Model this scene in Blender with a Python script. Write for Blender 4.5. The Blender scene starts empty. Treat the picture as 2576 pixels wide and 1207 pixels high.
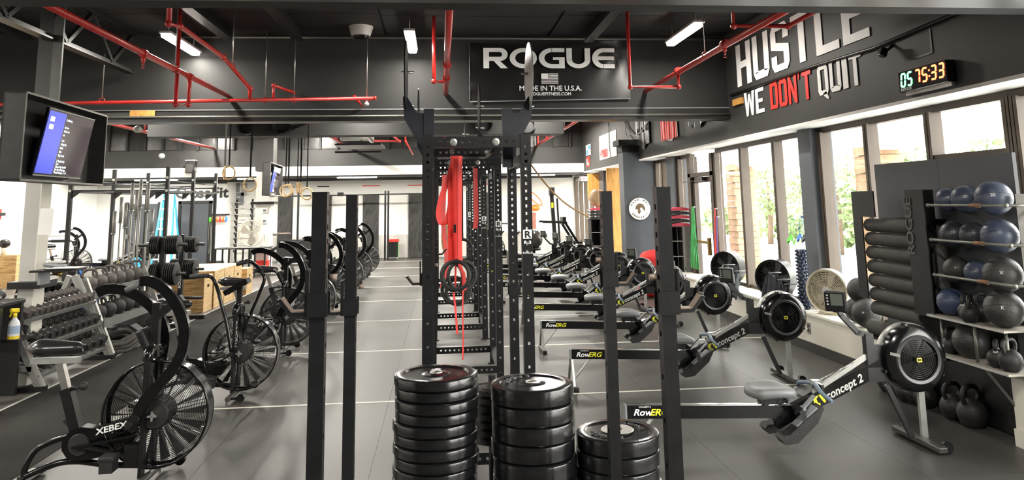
import bpy, bmesh, math, random
from mathutils import Vector, Matrix, Euler
random.seed(7)
PI = math.pi
C = bpy.context.scene.collection
# ---------------------------------------------------------------- camera
F_, CX, CY, EYE = 1860.0, 1288.0, 230.0, 1.8
RX = Vector((0.99541539, -0.00235483, 0.09561721))
RY = Vector((-0.09419693, 0.14923334, 0.98430501))
RZ = Vector((-0.01658714, -0.98879920, 0.14832735))
cam_d = bpy.data.cameras.new('camera'); cam = bpy.data.objects.new('camera', cam_d); C.objects.link(cam)
cam_d.sensor_width = 36.0; cam_d.lens = F_ / 2576 * 36.0
cam_d.shift_x = 0.0; cam_d.shift_y = -(603.5 - CY) / 2576
cam_d.clip_start = 0.05; cam_d.clip_end = 200
mw = Matrix(((RX[0], -RX[1], -RX[2], 0), (RY[0], -RY[1], -RY[2], 0), (RZ[0], -RZ[1], -RZ[2], EYE), (0, 0, 0, 1)))
cam.matrix_world = mw
bpy.context.scene.camera = cam
def ray(px, py):
    d = Vector(((px - CX) / F_, (py - CY) / F_, 1.0))
    return Vector((RX.dot(d), RY.dot(d), RZ.dot(d)))
def atY(px, py, Y):          # point of the place seen at a pixel of the photograph, at distance Y into the room
    d = ray(px, py); t = Y / d[1]; return Vector((t * d[0], Y, EYE + t * d[2]))
def atX(px, py, X):
    d = ray(px, py); t = X / d[0]; return Vector((X, t * d[1], EYE + t * d[2]))
def atZ(px, py, Z):
    d = ray(px, py); t = (Z - EYE) / d[2]; return Vector((t * d[0], t * d[1], Z))
# ---------------------------------------------------------------- world, lights, exposure
sc = bpy.context.scene
sc.view_settings.view_transform = 'Standard'; sc.view_settings.look = 'None'
sc.view_settings.gamma = 1.0; sc.view_settings.use_curve_mapping = False
sc.view_settings.exposure = 1.0
w = bpy.data.worlds.new('sky'); sc.world = w; w.use_nodes = True
nt = w.node_tree; bg = nt.nodes['Background']
tc = nt.nodes.new('ShaderNodeTexCoord'); sp = nt.nodes.new('ShaderNodeSeparateXYZ'); rp = nt.nodes.new('ShaderNodeValToRGB')
nt.links.new(tc.outputs['Generated'], sp.inputs[0]); nt.links.new(sp.outputs['Z'], rp.inputs[0]); nt.links.new(rp.outputs[0], bg.inputs[0])
rp.color_ramp.elements[0].color = (0.95, 0.93, 0.88, 1); rp.color_ramp.elements[0].position = 0.45
rp.color_ramp.elements[1].color = (0.86, 0.93, 1.0, 1); rp.color_ramp.elements[1].position = 0.8
bg.inputs[1].default_value = 7.8
LAMP_W = 1.0
# ---------------------------------------------------------------- materials
MT = {}
def mat(name, col, rough=0.5, metal=0.0, var=0.12, scale=8.0, bump=0.0, bscale=60.0, emit=None, es=0.0, alpha=1.0, coat=0.0):
    if name in MT: return MT[name]
    m = bpy.data.materials.new(name); m.use_nodes = True; n = m.node_tree; b = n.nodes['Principled BSDF']
    b.inputs['Roughness'].default_value = rough; b.inputs['Metallic'].default_value = metal
    if coat: b.inputs['Coat Weight'].default_value = coat; b.inputs['Coat Roughness'].default_value = 0.15
    t = n.nodes.new('ShaderNodeTexCoord'); nz = n.nodes.new('ShaderNodeTexNoise'); nz.inputs['Scale'].default_value = scale; nz.inputs['Detail'].default_value = 4
    n.links.new(t.outputs['Object'], nz.inputs['Vector'])
    r = n.nodes.new('ShaderNodeValToRGB'); n.links.new(nz.outputs['Fac'], r.inputs[0])
    c0 = [max(0, c * (1 - var)) for c in col]; c1 = [min(1, c * (1 + var)) for c in col]
    r.color_ramp.elements[0].color = (*c0, 1); r.color_ramp.elements[0].position = 0.3
    r.color_ramp.elements[1].color = (*c1, 1); r.color_ramp.elements[1].position = 0.7
    n.links.new(r.outputs[0], b.inputs['Base Color'])
    if bump:
        nb = n.nodes.new('ShaderNodeTexNoise'); nb.inputs['Scale'].default_value = bscale; nb.inputs['Detail'].default_value = 3
        n.links.new(t.outputs['Object'], nb.inputs['Vector'])
        bp = n.nodes.new('ShaderNodeBump'); bp.inputs['Strength'].default_value = bump; bp.inputs['Distance'].default_value = 0.01
        n.links.new(nb.outputs['Fac'], bp.inputs['Height']); n.links.new(bp.outputs[0], b.inputs['Normal'])
    if emit: b.inputs['Emission Color'].default_value = (*emit, 1); b.inputs['Emission Strength'].default_value = es
    if alpha < 1: b.inputs['Alpha'].default_value = alpha
    MT[name] = m; return m
blk = mat('black_paint', (0.007, 0.007, 0.0075), 0.38, 0, 0.3, 20)
blkg = mat('black_gloss', (0.005, 0.005, 0.0055), 0.16, 0, 0.3, 20)
blks = mat('black_satin_steel', (0.008, 0.008, 0.009), 0.36, 0.1, 0.3, 14, 0.05, 90)
navy = mat('navy_black_steel', (0.011, 0.012, 0.019), 0.42, 0.1, 0.2)
rub = mat('black_rubber', (0.009, 0.009, 0.009), 0.42, 0, 0.35, 9, 0.15, 160)
rubm = mat('matt_black_rubber', (0.015, 0.0145, 0.014), 0.62, 0, 0.3, 14, 0.3, 120)
wallb = mat('black_wall_paint', (0.0125, 0.0125, 0.0115), 0.65, 0, 0.18, 2.2, 0.06, 18)
walld = mat('charcoal_wall_paint', (0.032, 0.031, 0.029), 0.6, 0, 0.15, 2.2, 0.06, 18)
ceilm = mat('black_ceiling', (0.010, 0.0095, 0.009), 0.7, 0, 0.35, 1.6, 0.1, 8)
white = mat('white_wall_paint', (0.78, 0.77, 0.73), 0.6, 0, 0.03, 2, 0.03, 30)
cream = mat('cream_wall_paint', (0.62, 0.6, 0.53), 0.6, 0, 0.05, 2, 0.04, 30)
grayp = mat('slate_grey_paint', (0.075, 0.085, 0.098), 0.5, 0, 0.12, 2, 0.05, 20)
grayd = mat('dark_grey_paint', (0.058, 0.061, 0.068), 0.5, 0, 0.1, 2, 0.05, 20)
lgray = mat('light_grey_paint', (0.42, 0.41, 0.38), 0.5, 0, 0.06, 3)
brown = mat('bronze_window_frame', (0.075, 0.054, 0.036), 0.5, 0.0, 0.1, 5)
brownd = mat('dark_bronze_frame', (0.06, 0.045, 0.035), 0.4, 0.3, 0.1, 5)
red = mat('red_pipe_paint', (0.5, 0.028, 0.022), 0.32, 0, 0.15, 6, coat=0.3)
redf = mat('red_rubber_band', (0.72, 0.03, 0.02), 0.5, 0, 0.12, 8)
redc = mat('red_cloth', (0.75, 0.03, 0.03), 0.75, 0, 0.1, 10, 0.4, 12)
steel = mat('bare_steel', (0.55, 0.54, 0.51), 0.3, 0.9, 0.1, 20)
chrome = mat('chrome', (0.75, 0.74, 0.72), 0.15, 1.0, 0.05, 20)
silver = mat('silver_paint', (0.36, 0.36, 0.34), 0.38, 0.45, 0.1, 12)
gray = mat('mid_grey_plastic', (0.2, 0.21, 0.22), 0.5, 0, 0.08, 12)
seatg = mat('grey_seat_plastic', (0.17, 0.175, 0.18), 0.45, 0, 0.06, 12)
bluegray = mat('blue_grey_grip', (0.14, 0.19, 0.25), 0.5, 0, 0.1, 12)
wood = None
yel = mat('yellow_print', (0.75, 0.72, 0.02), 0.5, 0, 0.03)
wht = mat('white_print', (0.9, 0.9, 0.88), 0.5, 0, 0.03)
whg = mat('worn_white_print', (0.5, 0.5, 0.48), 0.5, 0, 0.1)
glow = mat('lit_tube', (1, 1, 1), 0.5, 0, 0, emit=(1.0, 0.95, 0.86), es=14.0)
concrete = mat('pale_concrete', (0.5, 0.49, 0.45), 0.8, 0, 0.1, 3)
navyb = mat('navy_rubber', (0.016, 0.023, 0.045), 0.38, 0, 0.25, 14, 0.1, 60)
graybl = mat('grey_black_ball', (0.022, 0.021, 0.02), 0.5, 0, 0.25, 18, 0.3, 50)
iron = mat('cast_iron', (0.014, 0.0135, 0.013), 0.55, 0.1, 0.35, 20, 0.25, 80)
irong = mat('grey_cast_iron', (0.075, 0.065, 0.06), 0.5, 0.2, 0.3, 20, 0.2, 80)
pink = mat('pink_red_mat', (0.62, 0.05, 0.09), 0.6, 0, 0.1)
green = mat('green_band', (0.02, 0.3, 0.06), 0.5, 0, 0.25, 20)
lime = mat('lime_band', (0.1, 0.65, 0.03), 0.5, 0, 0.1, 20)
blue = mat('blue_band', (0.02, 0.2, 0.75), 0.5, 0, 0.1, 20)
ladb = mat('ladder_blue', (0.05, 0.38, 0.62), 0.45, 0, 0.06)
orange = mat('orange_plastic', (0.85, 0.17, 0.02), 0.45, 0, 0.1)
ivory = mat('ivory_plastic', (0.6, 0.55, 0.42), 0.45, 0, 0.06)
ropem = mat('rope_fibre', (0.5, 0.32, 0.15), 0.8, 0, 0.25, 60, 0.5, 200)
cable = mat('grey_cable', (0.35, 0.34, 0.31), 0.5)
paper = mat('paper', (0.8, 0.79, 0.76), 0.7, 0, 0.02)
yplas = mat('yellow_plastic', (0.8, 0.6, 0.02), 0.4, 0, 0.05)
tan = mat('tan_leather', (0.55, 0.36, 0.2), 0.5, 0, 0.15, 10)
towel = mat('dark_towel', (0.03, 0.035, 0.04), 0.85, 0, 0.3, 14, 0.6, 40)
brickm = mat('tan_brick', (0.33, 0.21, 0.12), 0.8, 0, 0.25, 5, 0.3, 30)
leafm = mat('leaf_green', (0.17, 0.23, 0.08), 0.7, 0, 0.4, 6)
pack = mat('insulation_black', (0.016, 0.0155, 0.015), 0.35, 0, 0.3, 6, 0.5, 10)
tape = mat('white_floor_tape', (0.7, 0.68, 0.6), 0.6, 0, 0.1, 30)
def woodmat(name, a, b, sc_=(1, 1, 12)):
    m = bpy.data.materials.new(name); m.use_nodes = True; n = m.node_tree; p = n.nodes['Principled BSDF']
    t = n.nodes.new('ShaderNodeTexCoord'); mp = n.nodes.new('ShaderNodeMapping'); mp.inputs['Scale'].default_value = sc_
    n.links.new(t.outputs['Object'], mp.inputs[0])
    wv = n.nodes.new('ShaderNodeTexNoise'); wv.inputs['Scale'].default_value = 2.2; wv.inputs['Detail'].default_value = 6; wv.inputs['Distortion'].default_value = 1.6
    n.links.new(mp.outputs[0], wv.inputs['Vector'])
    r = n.nodes.new('ShaderNodeValToRGB'); n.links.new(wv.outputs['Fac'], r.inputs[0])
    r.color_ramp.elements[0].color = (*a, 1); r.color_ramp.elements[0].position = 0.38
    r.color_ramp.elements[1].color = (*b, 1); r.color_ramp.elements[1].position = 0.6
    n.links.new(r.outputs[0], p.inputs['Base Color']); p.inputs['Roughness'].default_value = 0.55
    return m
ply = woodmat('plywood', (0.3, 0.16, 0.05), (0.55, 0.36, 0.15))
plyl = woodmat('pale_plywood', (0.5, 0.34, 0.15), (0.68, 0.5, 0.27))
planksm = woodmat('orange_wood', (0.5, 0.24, 0.05), (0.68, 0.36, 0.1), (8, 8, 1))
scuff = woodmat('scuffed_black_board', (0.009, 0.009, 0.0085), (0.04, 0.038, 0.034), (2, 2, 0.7))
def floormat(name, c0, c1, rough, bump, bs, sc0=1.2, spec=0.5):
    m = bpy.data.materials.new(name); m.use_nodes = True; n = m.node_tree; p = n.nodes['Principled BSDF']; p.inputs['Specular IOR Level'].default_value = spec
    t = n.nodes.new('ShaderNodeNewGeometry')
    a = n.nodes.new('ShaderNodeTexNoise'); a.inputs['Scale'].default_value = sc0; a.inputs['Detail'].default_value = 6
    n.links.new(t.outputs['Position'], a.inputs['Vector'])
    s = n.nodes.new('ShaderNodeTexNoise'); s.inputs['Scale'].default_value = bs; s.inputs['Detail'].default_value = 2
    n.links.new(t.outputs['Position'], s.inputs['Vector'])
    mx = n.nodes.new('ShaderNodeMath'); mx.operation = 'MULTIPLY_ADD'; mx.inputs[1].default_value = 0.35
    n.links.new(s.outputs['Fac'], mx.inputs[0]); n.links.new(a.outputs['Fac'], mx.inputs[2])
    r = n.nodes.new('ShaderNodeValToRGB'); n.links.new(mx.outputs[0], r.inputs[0])
    r.color_ramp.elements[0].color = (*c0, 1); r.color_ramp.elements[0].position = 0.45
    r.color_ramp.elements[1].color = (*c1, 1); r.color_ramp.elements[1].position = 0.9
    n.links.new(r.outputs[0], p.inputs['Base Color'])
    rr = n.nodes.new('ShaderNodeMapRange'); rr.inputs['To Min'].default_value = rough - 0.08; rr.inputs['To Max'].default_value = rough + 0.1
    n.links.new(a.outputs['Fac'], rr.inputs['Value']); n.links.new(rr.outputs[0], p.inputs['Roughness'])
    b = n.nodes.new('ShaderNodeBump'); b.inputs['Strength'].default_value = bump; b.inputs['Distance'].default_value = 0.004
    n.links.new(s.outputs['Fac'], b.inputs['Height']); n.links.new(b.outputs[0], p.inputs['Normal'])
    return m
rubfloor = floormat('rubber_flooring', (0.036, 0.0345, 0.031), (0.075, 0.072, 0.065), 0.42, 0.25, 110, 1.2, 0.42)
turfm = floormat('dark_textured_track', (0.006, 0.0058, 0.005), (0.03, 0.0285, 0.026), 0.9, 1.0, 75, 1.2, 0.15)
floorg = floormat('grey_gym_floor', (0.06, 0.056, 0.05), (0.11, 0.103, 0.092), 0.42, 0.2, 90)
# glass: clear pane, thin
gm = bpy.data.materials.new('window_glass'); gm.use_nodes = True; n = gm.node_tree
for x in list(n.nodes):
    if x.type == 'BSDF_PRINCIPLED': n.nodes.remove(x)
tr = n.nodes.new('ShaderNodeBsdfTransparent'); gl = n.nodes.new('ShaderNodeBsdfGlossy'); gl.inputs['Roughness'].default_value = 0.02
mx = n.nodes.new('ShaderNodeMixShader'); mx.inputs[0].default_value = 0.06
n.links.new(tr.outputs[0], mx.inputs[1]); n.links.new(gl.outputs[0], mx.inputs[2]); n.links.new(mx.outputs[0], n.nodes['Material Output'].inputs[0])
glass = gm
# smoky clear plastic wheel shield
def shieldmat(name, fac, col):
    m = bpy.data.materials.new(name); m.use_nodes = True; n = m.node_tree
    p = n.nodes['Principled BSDF']; p.inputs['Base Color'].default_value = (*col, 1); p.inputs['Roughness'].default_value = 0.2
    t = n.nodes.new('ShaderNodeBsdfTransparent'); x = n.nodes.new('ShaderNodeMixShader'); x.inputs[0].default_value = fac
    n.links.new(t.outputs[0], x.inputs[1]); n.links.new(p.outputs[0], x.inputs[2]); n.links.new(x.outputs[0], n.nodes['Material Output'].inputs[0])
    return m
smoky = shieldmat('smoky_clear_plastic', 0.35, (0.05, 0.05, 0.05))
# ---------------------------------------------------------------- mesh helpers
class M:
    def __init__(s): s.v = []; s.f = []; s.s = []
    def add(s, vs, fs, smooth=False):
        o = len(s.v); s.v += [tuple(v) for v in vs]; s.f += [tuple(i + o for i in f) for f in fs]; s.s += [smooth] * len(fs); return s
    def box(s, c, d, rot=None, bev=0.0):
        hx, hy, hz = d[0] / 2, d[1] / 2, d[2] / 2
        pts = []
        if bev > 0:
            b = min(bev, hx * .9, hy * .9, hz * .9)
            bm = bmesh.new(); bmesh.ops.create_cube(bm, size=1.0)
            for v in bm.verts: v.co = Vector((v.co.x * d[0], v.co.y * d[1], v.co.z * d[2]))
            bmesh.ops.bevel(bm, geom=list(bm.edges) + list(bm.verts), offset=b, segments=2, profile=0.5, affect='EDGES')
            bm.verts.index_update(); pts = [v.co.copy() for v in bm.verts]; fs = [[v.index for v in f.verts] for f in bm.faces]; bm.free(); sm = True
        else:
            pts = [Vector((x, y, z)) for x in (-hx, hx) for y in (-hy, hy) for z in (-hz, hz)]
            fs = [(0, 1, 3, 2), (4, 6, 7, 5), (0, 4, 5, 1), (2, 3, 7, 6), (0, 2, 6, 4), (1, 5, 7, 3)]; sm = False
        if rot is not None: pts = [rot @ p for p in pts]
        c = Vector(c); return s.add([p + c for p in pts], fs, sm and False)
    def b2(s, a, b, bev=0.0):      # box between two corners
        return s.box([(a[i] + b[i]) / 2 for i in range(3)], [abs(a[i] - b[i]) for i in range(3)], None, bev)
    def bar(s, p, q, w_, h, up=(0, 0, 1), bev=0.0):    # rectangular beam from p to q
        p, q = Vector(p), Vector(q); d = q - p; L = d.length; x = d.normalized(); u = Vector(up)
        y = u.cross(x)
        if y.length < 1e-4: y = Vector((0, 1, 0)).cross(x)
        y.normalize(); z = x.cross(y)
        return s.box((p + q) / 2, (L, w_, h), Matrix((x, y, z)).transposed(), bev)
    def tube(s, pts, r, n=8, closed=False, caps=True):
        P = [Vector(p) for p in pts]; N = len(P); vs = []; fs = []
        rs = r if isinstance(r, (list, tuple)) else [r] * N
        prev = None
        for i in range(N):
            if closed: t = P[(i + 1) % N] - P[i - 1]
            else: t = P[min(i + 1, N - 1)] - P[max(i - 1, 0)]
            t.normalize()
            if prev is None:
                a = Vector((0, 0, 1)) if abs(t.z) < 0.9 else Vector((1, 0, 0)); u = t.cross(a).normalized()
            else:
                u = prev - t * prev.dot(t)
                if u.length < 1e-5: u = t.orthogonal()
                u.normalize()
            prev = u; w_ = t.cross(u)
            for k in range(n):
                a = 2 * PI * k / n; vs.append(P[i] + (u * math.cos(a) + w_ * math.sin(a)) * rs[i])
        m_ = N if closed else N - 1
        for i in range(m_):
            j = (i + 1) % N
            for k in range(n):
                k2 = (k + 1) % n; fs.append((i * n + k, i * n + k2, j * n + k2, j * n + k))
        s.add(vs, fs, True)
        if caps and not closed:
            o = len(s.v) - len(vs)
            s.f += [tuple(o + k for k in range(n))[::-1], tuple(o + (N - 1) * n + k for k in range(n))]; s.s += [False, False]
        return s
    def cyl(s, p, q, r, n=16, r2=None): return s.tube([p, q], [r, r if r2 is None else r2], n)
    def strap(s, pts, w_, th, side):   # flat band following pts, wide along side
        P = [Vector(p) for p in pts]; S = Vector(side).normalized() * (w_ / 2); vs = []; fs = []; N = len(P)
        for i in range(N):
            t = (P[min(i + 1, N - 1)] - P[max(i - 1, 0)]).normalized(); nn = t.cross(S).normalized() * (th / 2)
            vs += [P[i] - S - nn, P[i] + S - nn, P[i] + S + nn, P[i] - S + nn]
        for i in range(N - 1):
            for k in range(4): fs.append((i * 4 + k, i * 4 + (k + 1) % 4, i * 4 + 4 + (k + 1) % 4, i * 4 + 4 + k))
        fs += [(0, 3, 2, 1), tuple((N - 1) * 4 + k for k in range(4))]
        return s.add(vs, fs, False)
    def lathe(s, prof, o=(0, 0, 0), axis=(0, 0, 1), n=24, smooth=True):
        o = Vector(o); A = Vector(axis).normalized(); U = A.orthogonal().normalized(); W = A.cross(U)
        runs = [[prof[0]]]      # split where the profile turns sharply, so edges stay crisp
        for i in range(1, len(prof)):
            runs[-1].append(prof[i])
            if i < len(prof) - 1:
                a = Vector((prof[i][0] - prof[i - 1][0], prof[i][1] - prof[i - 1][1])); b = Vector((prof[i + 1][0] - prof[i][0], prof[i + 1][1] - prof[i][1]))
                if a.length > 1e-9 and b.length > 1e-9 and a.angle(b) > 0.55: runs.append([prof[i]])
        for run in runs:
            vs = []; fs = []; N = len(run)
            for (r, h) in run:
                for k in range(n):
                    a = 2 * PI * k / n; vs.append(o + A * h + (U * math.cos(a) + W * math.sin(a)) * r)
            for i in range(N - 1):
                for k in range(n):
                    k2 = (k + 1) % n; fs.append((i * n + k, i * n + k2, (i + 1) * n + k2, (i + 1) * n + k))
            s.add(vs, fs, smooth)
        return s
    def ball(s, c, r, sq=(1, 1, 1), n=20, m=12, rot=None):
        c = Vector(c); vs = []; fs = []
        for i in range(m + 1):
            th = PI * i / m
            for k in range(n):
                a = 2 * PI * k / n; p = Vector((math.sin(th) * math.cos(a) * r * sq[0], math.sin(th) * math.sin(a) * r * sq[1], math.cos(th) * r * sq[2]))
                if rot is not None: p = rot @ p
                vs.append(c + p)
        for i in range(m):
            for k in range(n):
                k2 = (k + 1) % n; fs.append((i * n + k, (i + 1) * n + k, (i + 1) * n + k2, i * n + k2))
        return s.add(vs, fs, True)
    def ring(s, c, R, r, axis=(0, 0, 1), n=32, k=6, sq=(1, 1)):
        A = Vector(axis).normalized(); U = A.orthogonal().normalized(); W = A.cross(U); c = Vector(c)
        return s.tube([c + (U * math.cos(2 * PI * i / n) * sq[0] + W * math.sin(2 * PI * i / n) * sq[1]) * R for i in range(n)], r, k, True)
    def prism(s, poly, o, u, v, th):    # polygon in plane (o,u,v), thickness th along u x v
        o, u, v = Vector(o), Vector(u), Vector(v); w_ = u.cross(v).normalized() * th; n = len(poly)
        a = [o + u * p[0] + v * p[1] for p in poly]; vs = a + [p + w_ for p in a]
        fs = [tuple(range(n))[::-1], tuple(range(n, 2 * n))] + [(i, (i + 1) % n, n + (i + 1) % n, n + i) for i in range(n)]
        return s.add(vs, fs, False)
    def mesh(s, name, *mats):
        me = bpy.data.meshes.new(name); me.from_pydata(s.v, [], s.f); me.polygons.foreach_set('use_smooth', s.s)
        for m in mats: me.materials.append(m)
        me.update(); return me
def tag(o, label=None, cat=None, group=None, kind=None):
    if label: o['label'] = label
    if cat: o['category'] = cat
    if group: o['group'] = group
    if kind: o['kind'] = kind
    return o
def ob(name, m, mt, parent=None, label=None, cat=None, group=None, kind=None, loc=None, fixn=False):
    me = m.mesh(name, mt) if isinstance(m, M) else m
    o = bpy.data.objects.new(name, me); C.objects.link(o)
    if parent: o.parent = parent
    if loc is not None: o.location = loc
    return tag(o, label, cat, group, kind)
def thing(name, label, cat, loc=(0, 0, 0), rz=0.0, group=None):
    o = bpy.data.objects.new(name, None); C.objects.link(o); o.empty_display_size = 0.1
    o.location = loc; o.rotation_euler = (0, 0, rz); return tag(o, label, cat, group)
KIDS = {}
def dup(root, loc, rz=0.0, label=None, group=None, scale=None, skip=()):
    if not KIDS:
        pass
    r = root.copy(); C.objects.link(r); r.location = loc; r.rotation_euler = (0, 0, rz)
    if scale: r.scale = scale
    if label: r['label'] = label
    if group: r['group'] = group
    for ch in list(root.children):
        if ch.name.split('.')[0] in skip: continue
        c = ch.copy(); C.objects.link(c); c.parent = r
        for g in ch.children:
            d = g.copy(); C.objects.link(d); d.parent = c
    return r
TXT = {}
def text(s_, size, mt, name, parent, o, u, v, xs=1.0, shear=0.0, th=0.002, bold=0.0, align='LEFT', spacing=1.0, label=None, kind=None, center_y=False):
    key = (s_, xs, shear, bold, align, spacing, size, th, center_y)
    if key not in TXT:
        cu = bpy.data.curves.new('lettering', 'FONT'); cu.body = s_; cu.size = size; cu.extrude = th / 2; cu.offset = bold * size; cu.shear = shear
        cu.align_x = align; cu.space_character = spacing; cu.resolution_u = 4
        if center_y: cu.align_y = 'CENTER'
        t = bpy.data.objects.new('t', cu); C.objects.link(t); dg = bpy.context.evaluated_depsgraph_get(); dg.update()
        me = bpy.data.meshes.new_from_object(t.evaluated_get(dg)); C.objects.unlink(t); bpy.data.objects.remove(t)
        for q in me.vertices: q.co.x *= xs
        TXT[key] = me
    me = TXT[key].copy(); me.materials.clear(); me.materials.append(mt)
    u, v = Vector(u).normalized(), Vector(v).normalized(); v = (v - u * v.dot(u)).normalized(); w_ = u.cross(v)
    me.transform(Matrix(((u.x, v.x, w_.x, o[0]), (u.y, v.y, w_.y, o[1]), (u.z, v.z, w_.z, o[2]), (0, 0, 0, 1))))
    me.name = name; x = bpy.data.objects.new(name, me); C.objects.link(x)
    if parent: x.parent = parent
    if kind: x['kind'] = kind
    if label: x['label'] = label
    return x
def S(o): o['kind'] = 'structure'; return o
def smooth_path(pts, k=4):      # Catmull-Rom
    P = [Vector(p) for p in pts]; out = []
    for i in range(len(P) - 1):
        a = P[max(i - 1, 0)]; b = P[i]; c = P[i + 1]; d = P[min(i + 2, len(P) - 1)]
        for j in range(k):
            t = j / k; out.append(0.5 * ((2 * b) + (c - a) * t + (2 * a - 5 * b + 4 * c - d) * t * t + (3 * b - a - 3 * c + d) * t ** 3))
    return out + [P[-1]]
ORD = ['nearest', 'second nearest', 'third nearest', 'fourth nearest', 'fifth nearest', 'sixth nearest', 'seventh nearest', 'eighth nearest', 'ninth nearest', 'tenth nearest']
# ================================================================ SETTING
HDR = 10.76       # dark header wall across the room
RW = 4.34         # right wall plane
WX = 4.75         # window plane
fl = ob('floor', M().b2((-13, -3, -0.12), (4.9, 26.4, -0.012)), rubfloor); S(fl)
# rubber mats, each a part of the floor
xs = [-2.9 + i * (RW + 2.9) / 6 for i in range(7)]
ys = [4.82 + 2.44 * k for k in range(-3, 9)]
mats = {}
for i in range(6):
    for j in range(len(ys) - 1):
        wd, ln = xs[i + 1] - xs[i] - 0.002, ys[j + 1] - ys[j] - 0.002
        k = (round(wd, 3), round(ln, 3))
        if k not in mats: mats[k] = M().box((0, 0, -0.006), (wd, ln, 0.012)).mesh('rubber_mat', rubfloor)
        ob('rubber_mat', mats[k], None, fl, loc=((xs[i] + xs[i + 1]) / 2, (ys[j] + ys[j + 1]) / 2, 0))
tf = ob('turf_strip', M().b2((-4.0, -3, -0.012), (-2.9, 26.0, 0.003)), turfm, fl, label='coarse dark track strip')
ob('grey_flooring', M().b2((-13, -3, -0.012), (-4.0, 25.0, 0.0)), floorg, fl)
ob('back_flooring', M().b2((-2.9, 26.0, -0.012), (4.34, 26.4, 0.0)), floorg, fl)
ob('edge_trim', M().b2((-4.02, -3, -0.01), (-3.99, 26.0, 0.004)), lgray, fl)
for k in range(0, 8):
    y = 7.26 + 2.44 * k
    t = ob('floor_tape', M().b2((-2.4 if k else -2.2, y - 0.018, 0.0), (4.2, y + 0.018, 0.0015)), tape); t['kind'] = 'structure'; t.parent = fl
# coloured floor patches far left (bare pale floor between mats)
ob('pale_floor_strip', M().b2((-12.5, 15.4, 0.0), (-5.2, 16.0, 0.002)).b2((-12.5, 13.0, 0.0), (-6.6, 13.35, 0.002)), plyl, fl)
# ceiling
ce = S(ob('ceiling', M().b2((-13, -3, 4.28), (4.9, 26.4, 4.4)), ceilm))
for k in range(9):      # ceiling deck boards
    for x0 in (-12.9, -9.4, -5.9, -2.4, 1.1):
        pass
dk = M().box((0, 0, 0), (2.36, 1.5, 0.02)).mesh('ceiling_panel', ceilm)
for i in range(7):
    for j in range(14):
        o = ob('ceiling_panel', dk, None, ce, loc=(-11.6 + 2.4 * i, -0.4 + 1.52 * j + (0.1 if i % 2 else 0), 4.265))
# right wall
knee = M().b2((RW, 5.66, 0.1), (4.9, 26, 0.42)).b2((RW, -3, 0), (4.9, 5.64, 0.42))
wr = S(ob('wall_right', knee, cream))
ob('window_sill', M().b2((RW - 0.02, 5.66, 0.42), (4.8, 26, 0.45), 0.004), cream, wr)
ob('upper_wall', M().b2((RW, -3, 2.69), (4.9, 26, 4.28)), walld, wr)
ob('soffit_board', M().b2((RW - 0.004, -3, 2.66), (WX, 22.4, 2.692)), white, wr)
S(ob('baseboard_right', M().b2((RW - 0.012, 5.66, 0), (RW + 0.03, 26, 0.11)), mat('dark_vinyl_base', (0.025, 0.023, 0.021), 0.5)))
# other shell walls
wb = S(ob('wall_back', M().b2((-13, 26, 0), (5.2, 26.2, 4.3)), white))
ob('grey_dado', M().b2((-6.2, 25.985, 0), (4.34, 26, 0.78)), lgray, wb)
S(ob('wall_left', M().b2((-11.1, -3, 0), (-10.9, 26.2, 4.28)), white))
S(ob('wall_front', M().b2((-13.2, -3.2, 0), (5.2, -3, 4.3)), walld))
# far soffit: black band with white lower strip
sf = S(ob('trim_1', M().b2((-13, 22.4, 2.95), (RW, 22.6, 3.45)), mat('dark_band_paint', (0.018, 0.018, 0.017), 0.7)))
ob('white_band', M().b2((-13, 22.38, 2.68), (RW, 22.62, 2.95)), white, sf)
ob('wall_above', M().b2((-13, 22.45, 3.45), (RW, 22.6, 4.28)), ceilm, sf)
for k in range(34):
    x = -12.6 + k * 0.5
    ob('stud', M().b2((x, 22.36, 3.45), (x + 0.06, 22.45, 4.28)), ceilm, sf)
for k in range(33):
    x = -12.54 + k * 0.5
    if (k % 3) != 1: ob('insulation_batt', M().box((x + 0.22, 22.44, 3.72), (0.42, 0.03, 0.5)), pack, sf)
ob('underside', M().b2((-13, 22.6, 2.66), (RW, 26, 2.7)), walld, sf)
ob('crossbeam', M().b2((-13, 24.2, 2.58), (4.3, 24.4, 2.66)), wallb, sf)
for x in (-8.6, -5.6, -2.6, 0.4, 3.0):
    ob('recess_light', M().b2((x - .6, 23.4, 2.63), (x + .6, 23.55, 2.66)), glow, sf)
    ld = bpy.data.lights.new('recess_light', 'AREA'); ld.shape = 'RECTANGLE'; ld.size = 1.2; ld.size_y = .14; ld.energy = 85; ld.color = (1, .95, .86)
    lo = bpy.data.objects.new('recess_lamp', ld); C.objects.link(lo); lo.parent = sf; lo.location = (x, 23.47, 2.6)
# left back wall with door
wl2 = S(ob('wall_back_left', M().b2((-13, 24.9, 0), (-6.9, 25.1, 2.7)).b2((-7.0, 25.1, 0), (-6.9, 26, 2.7)), white))
S(ob('baseboard_back', M().b2((-12.9, 24.87, 0), (-8.75, 24.9, 0.12)).b2((-7.6, 24.87, 0), (-6.9, 24.9, 0.12)), mat('black_base', (0.03, 0.03, 0.03), 0.5)))
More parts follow.
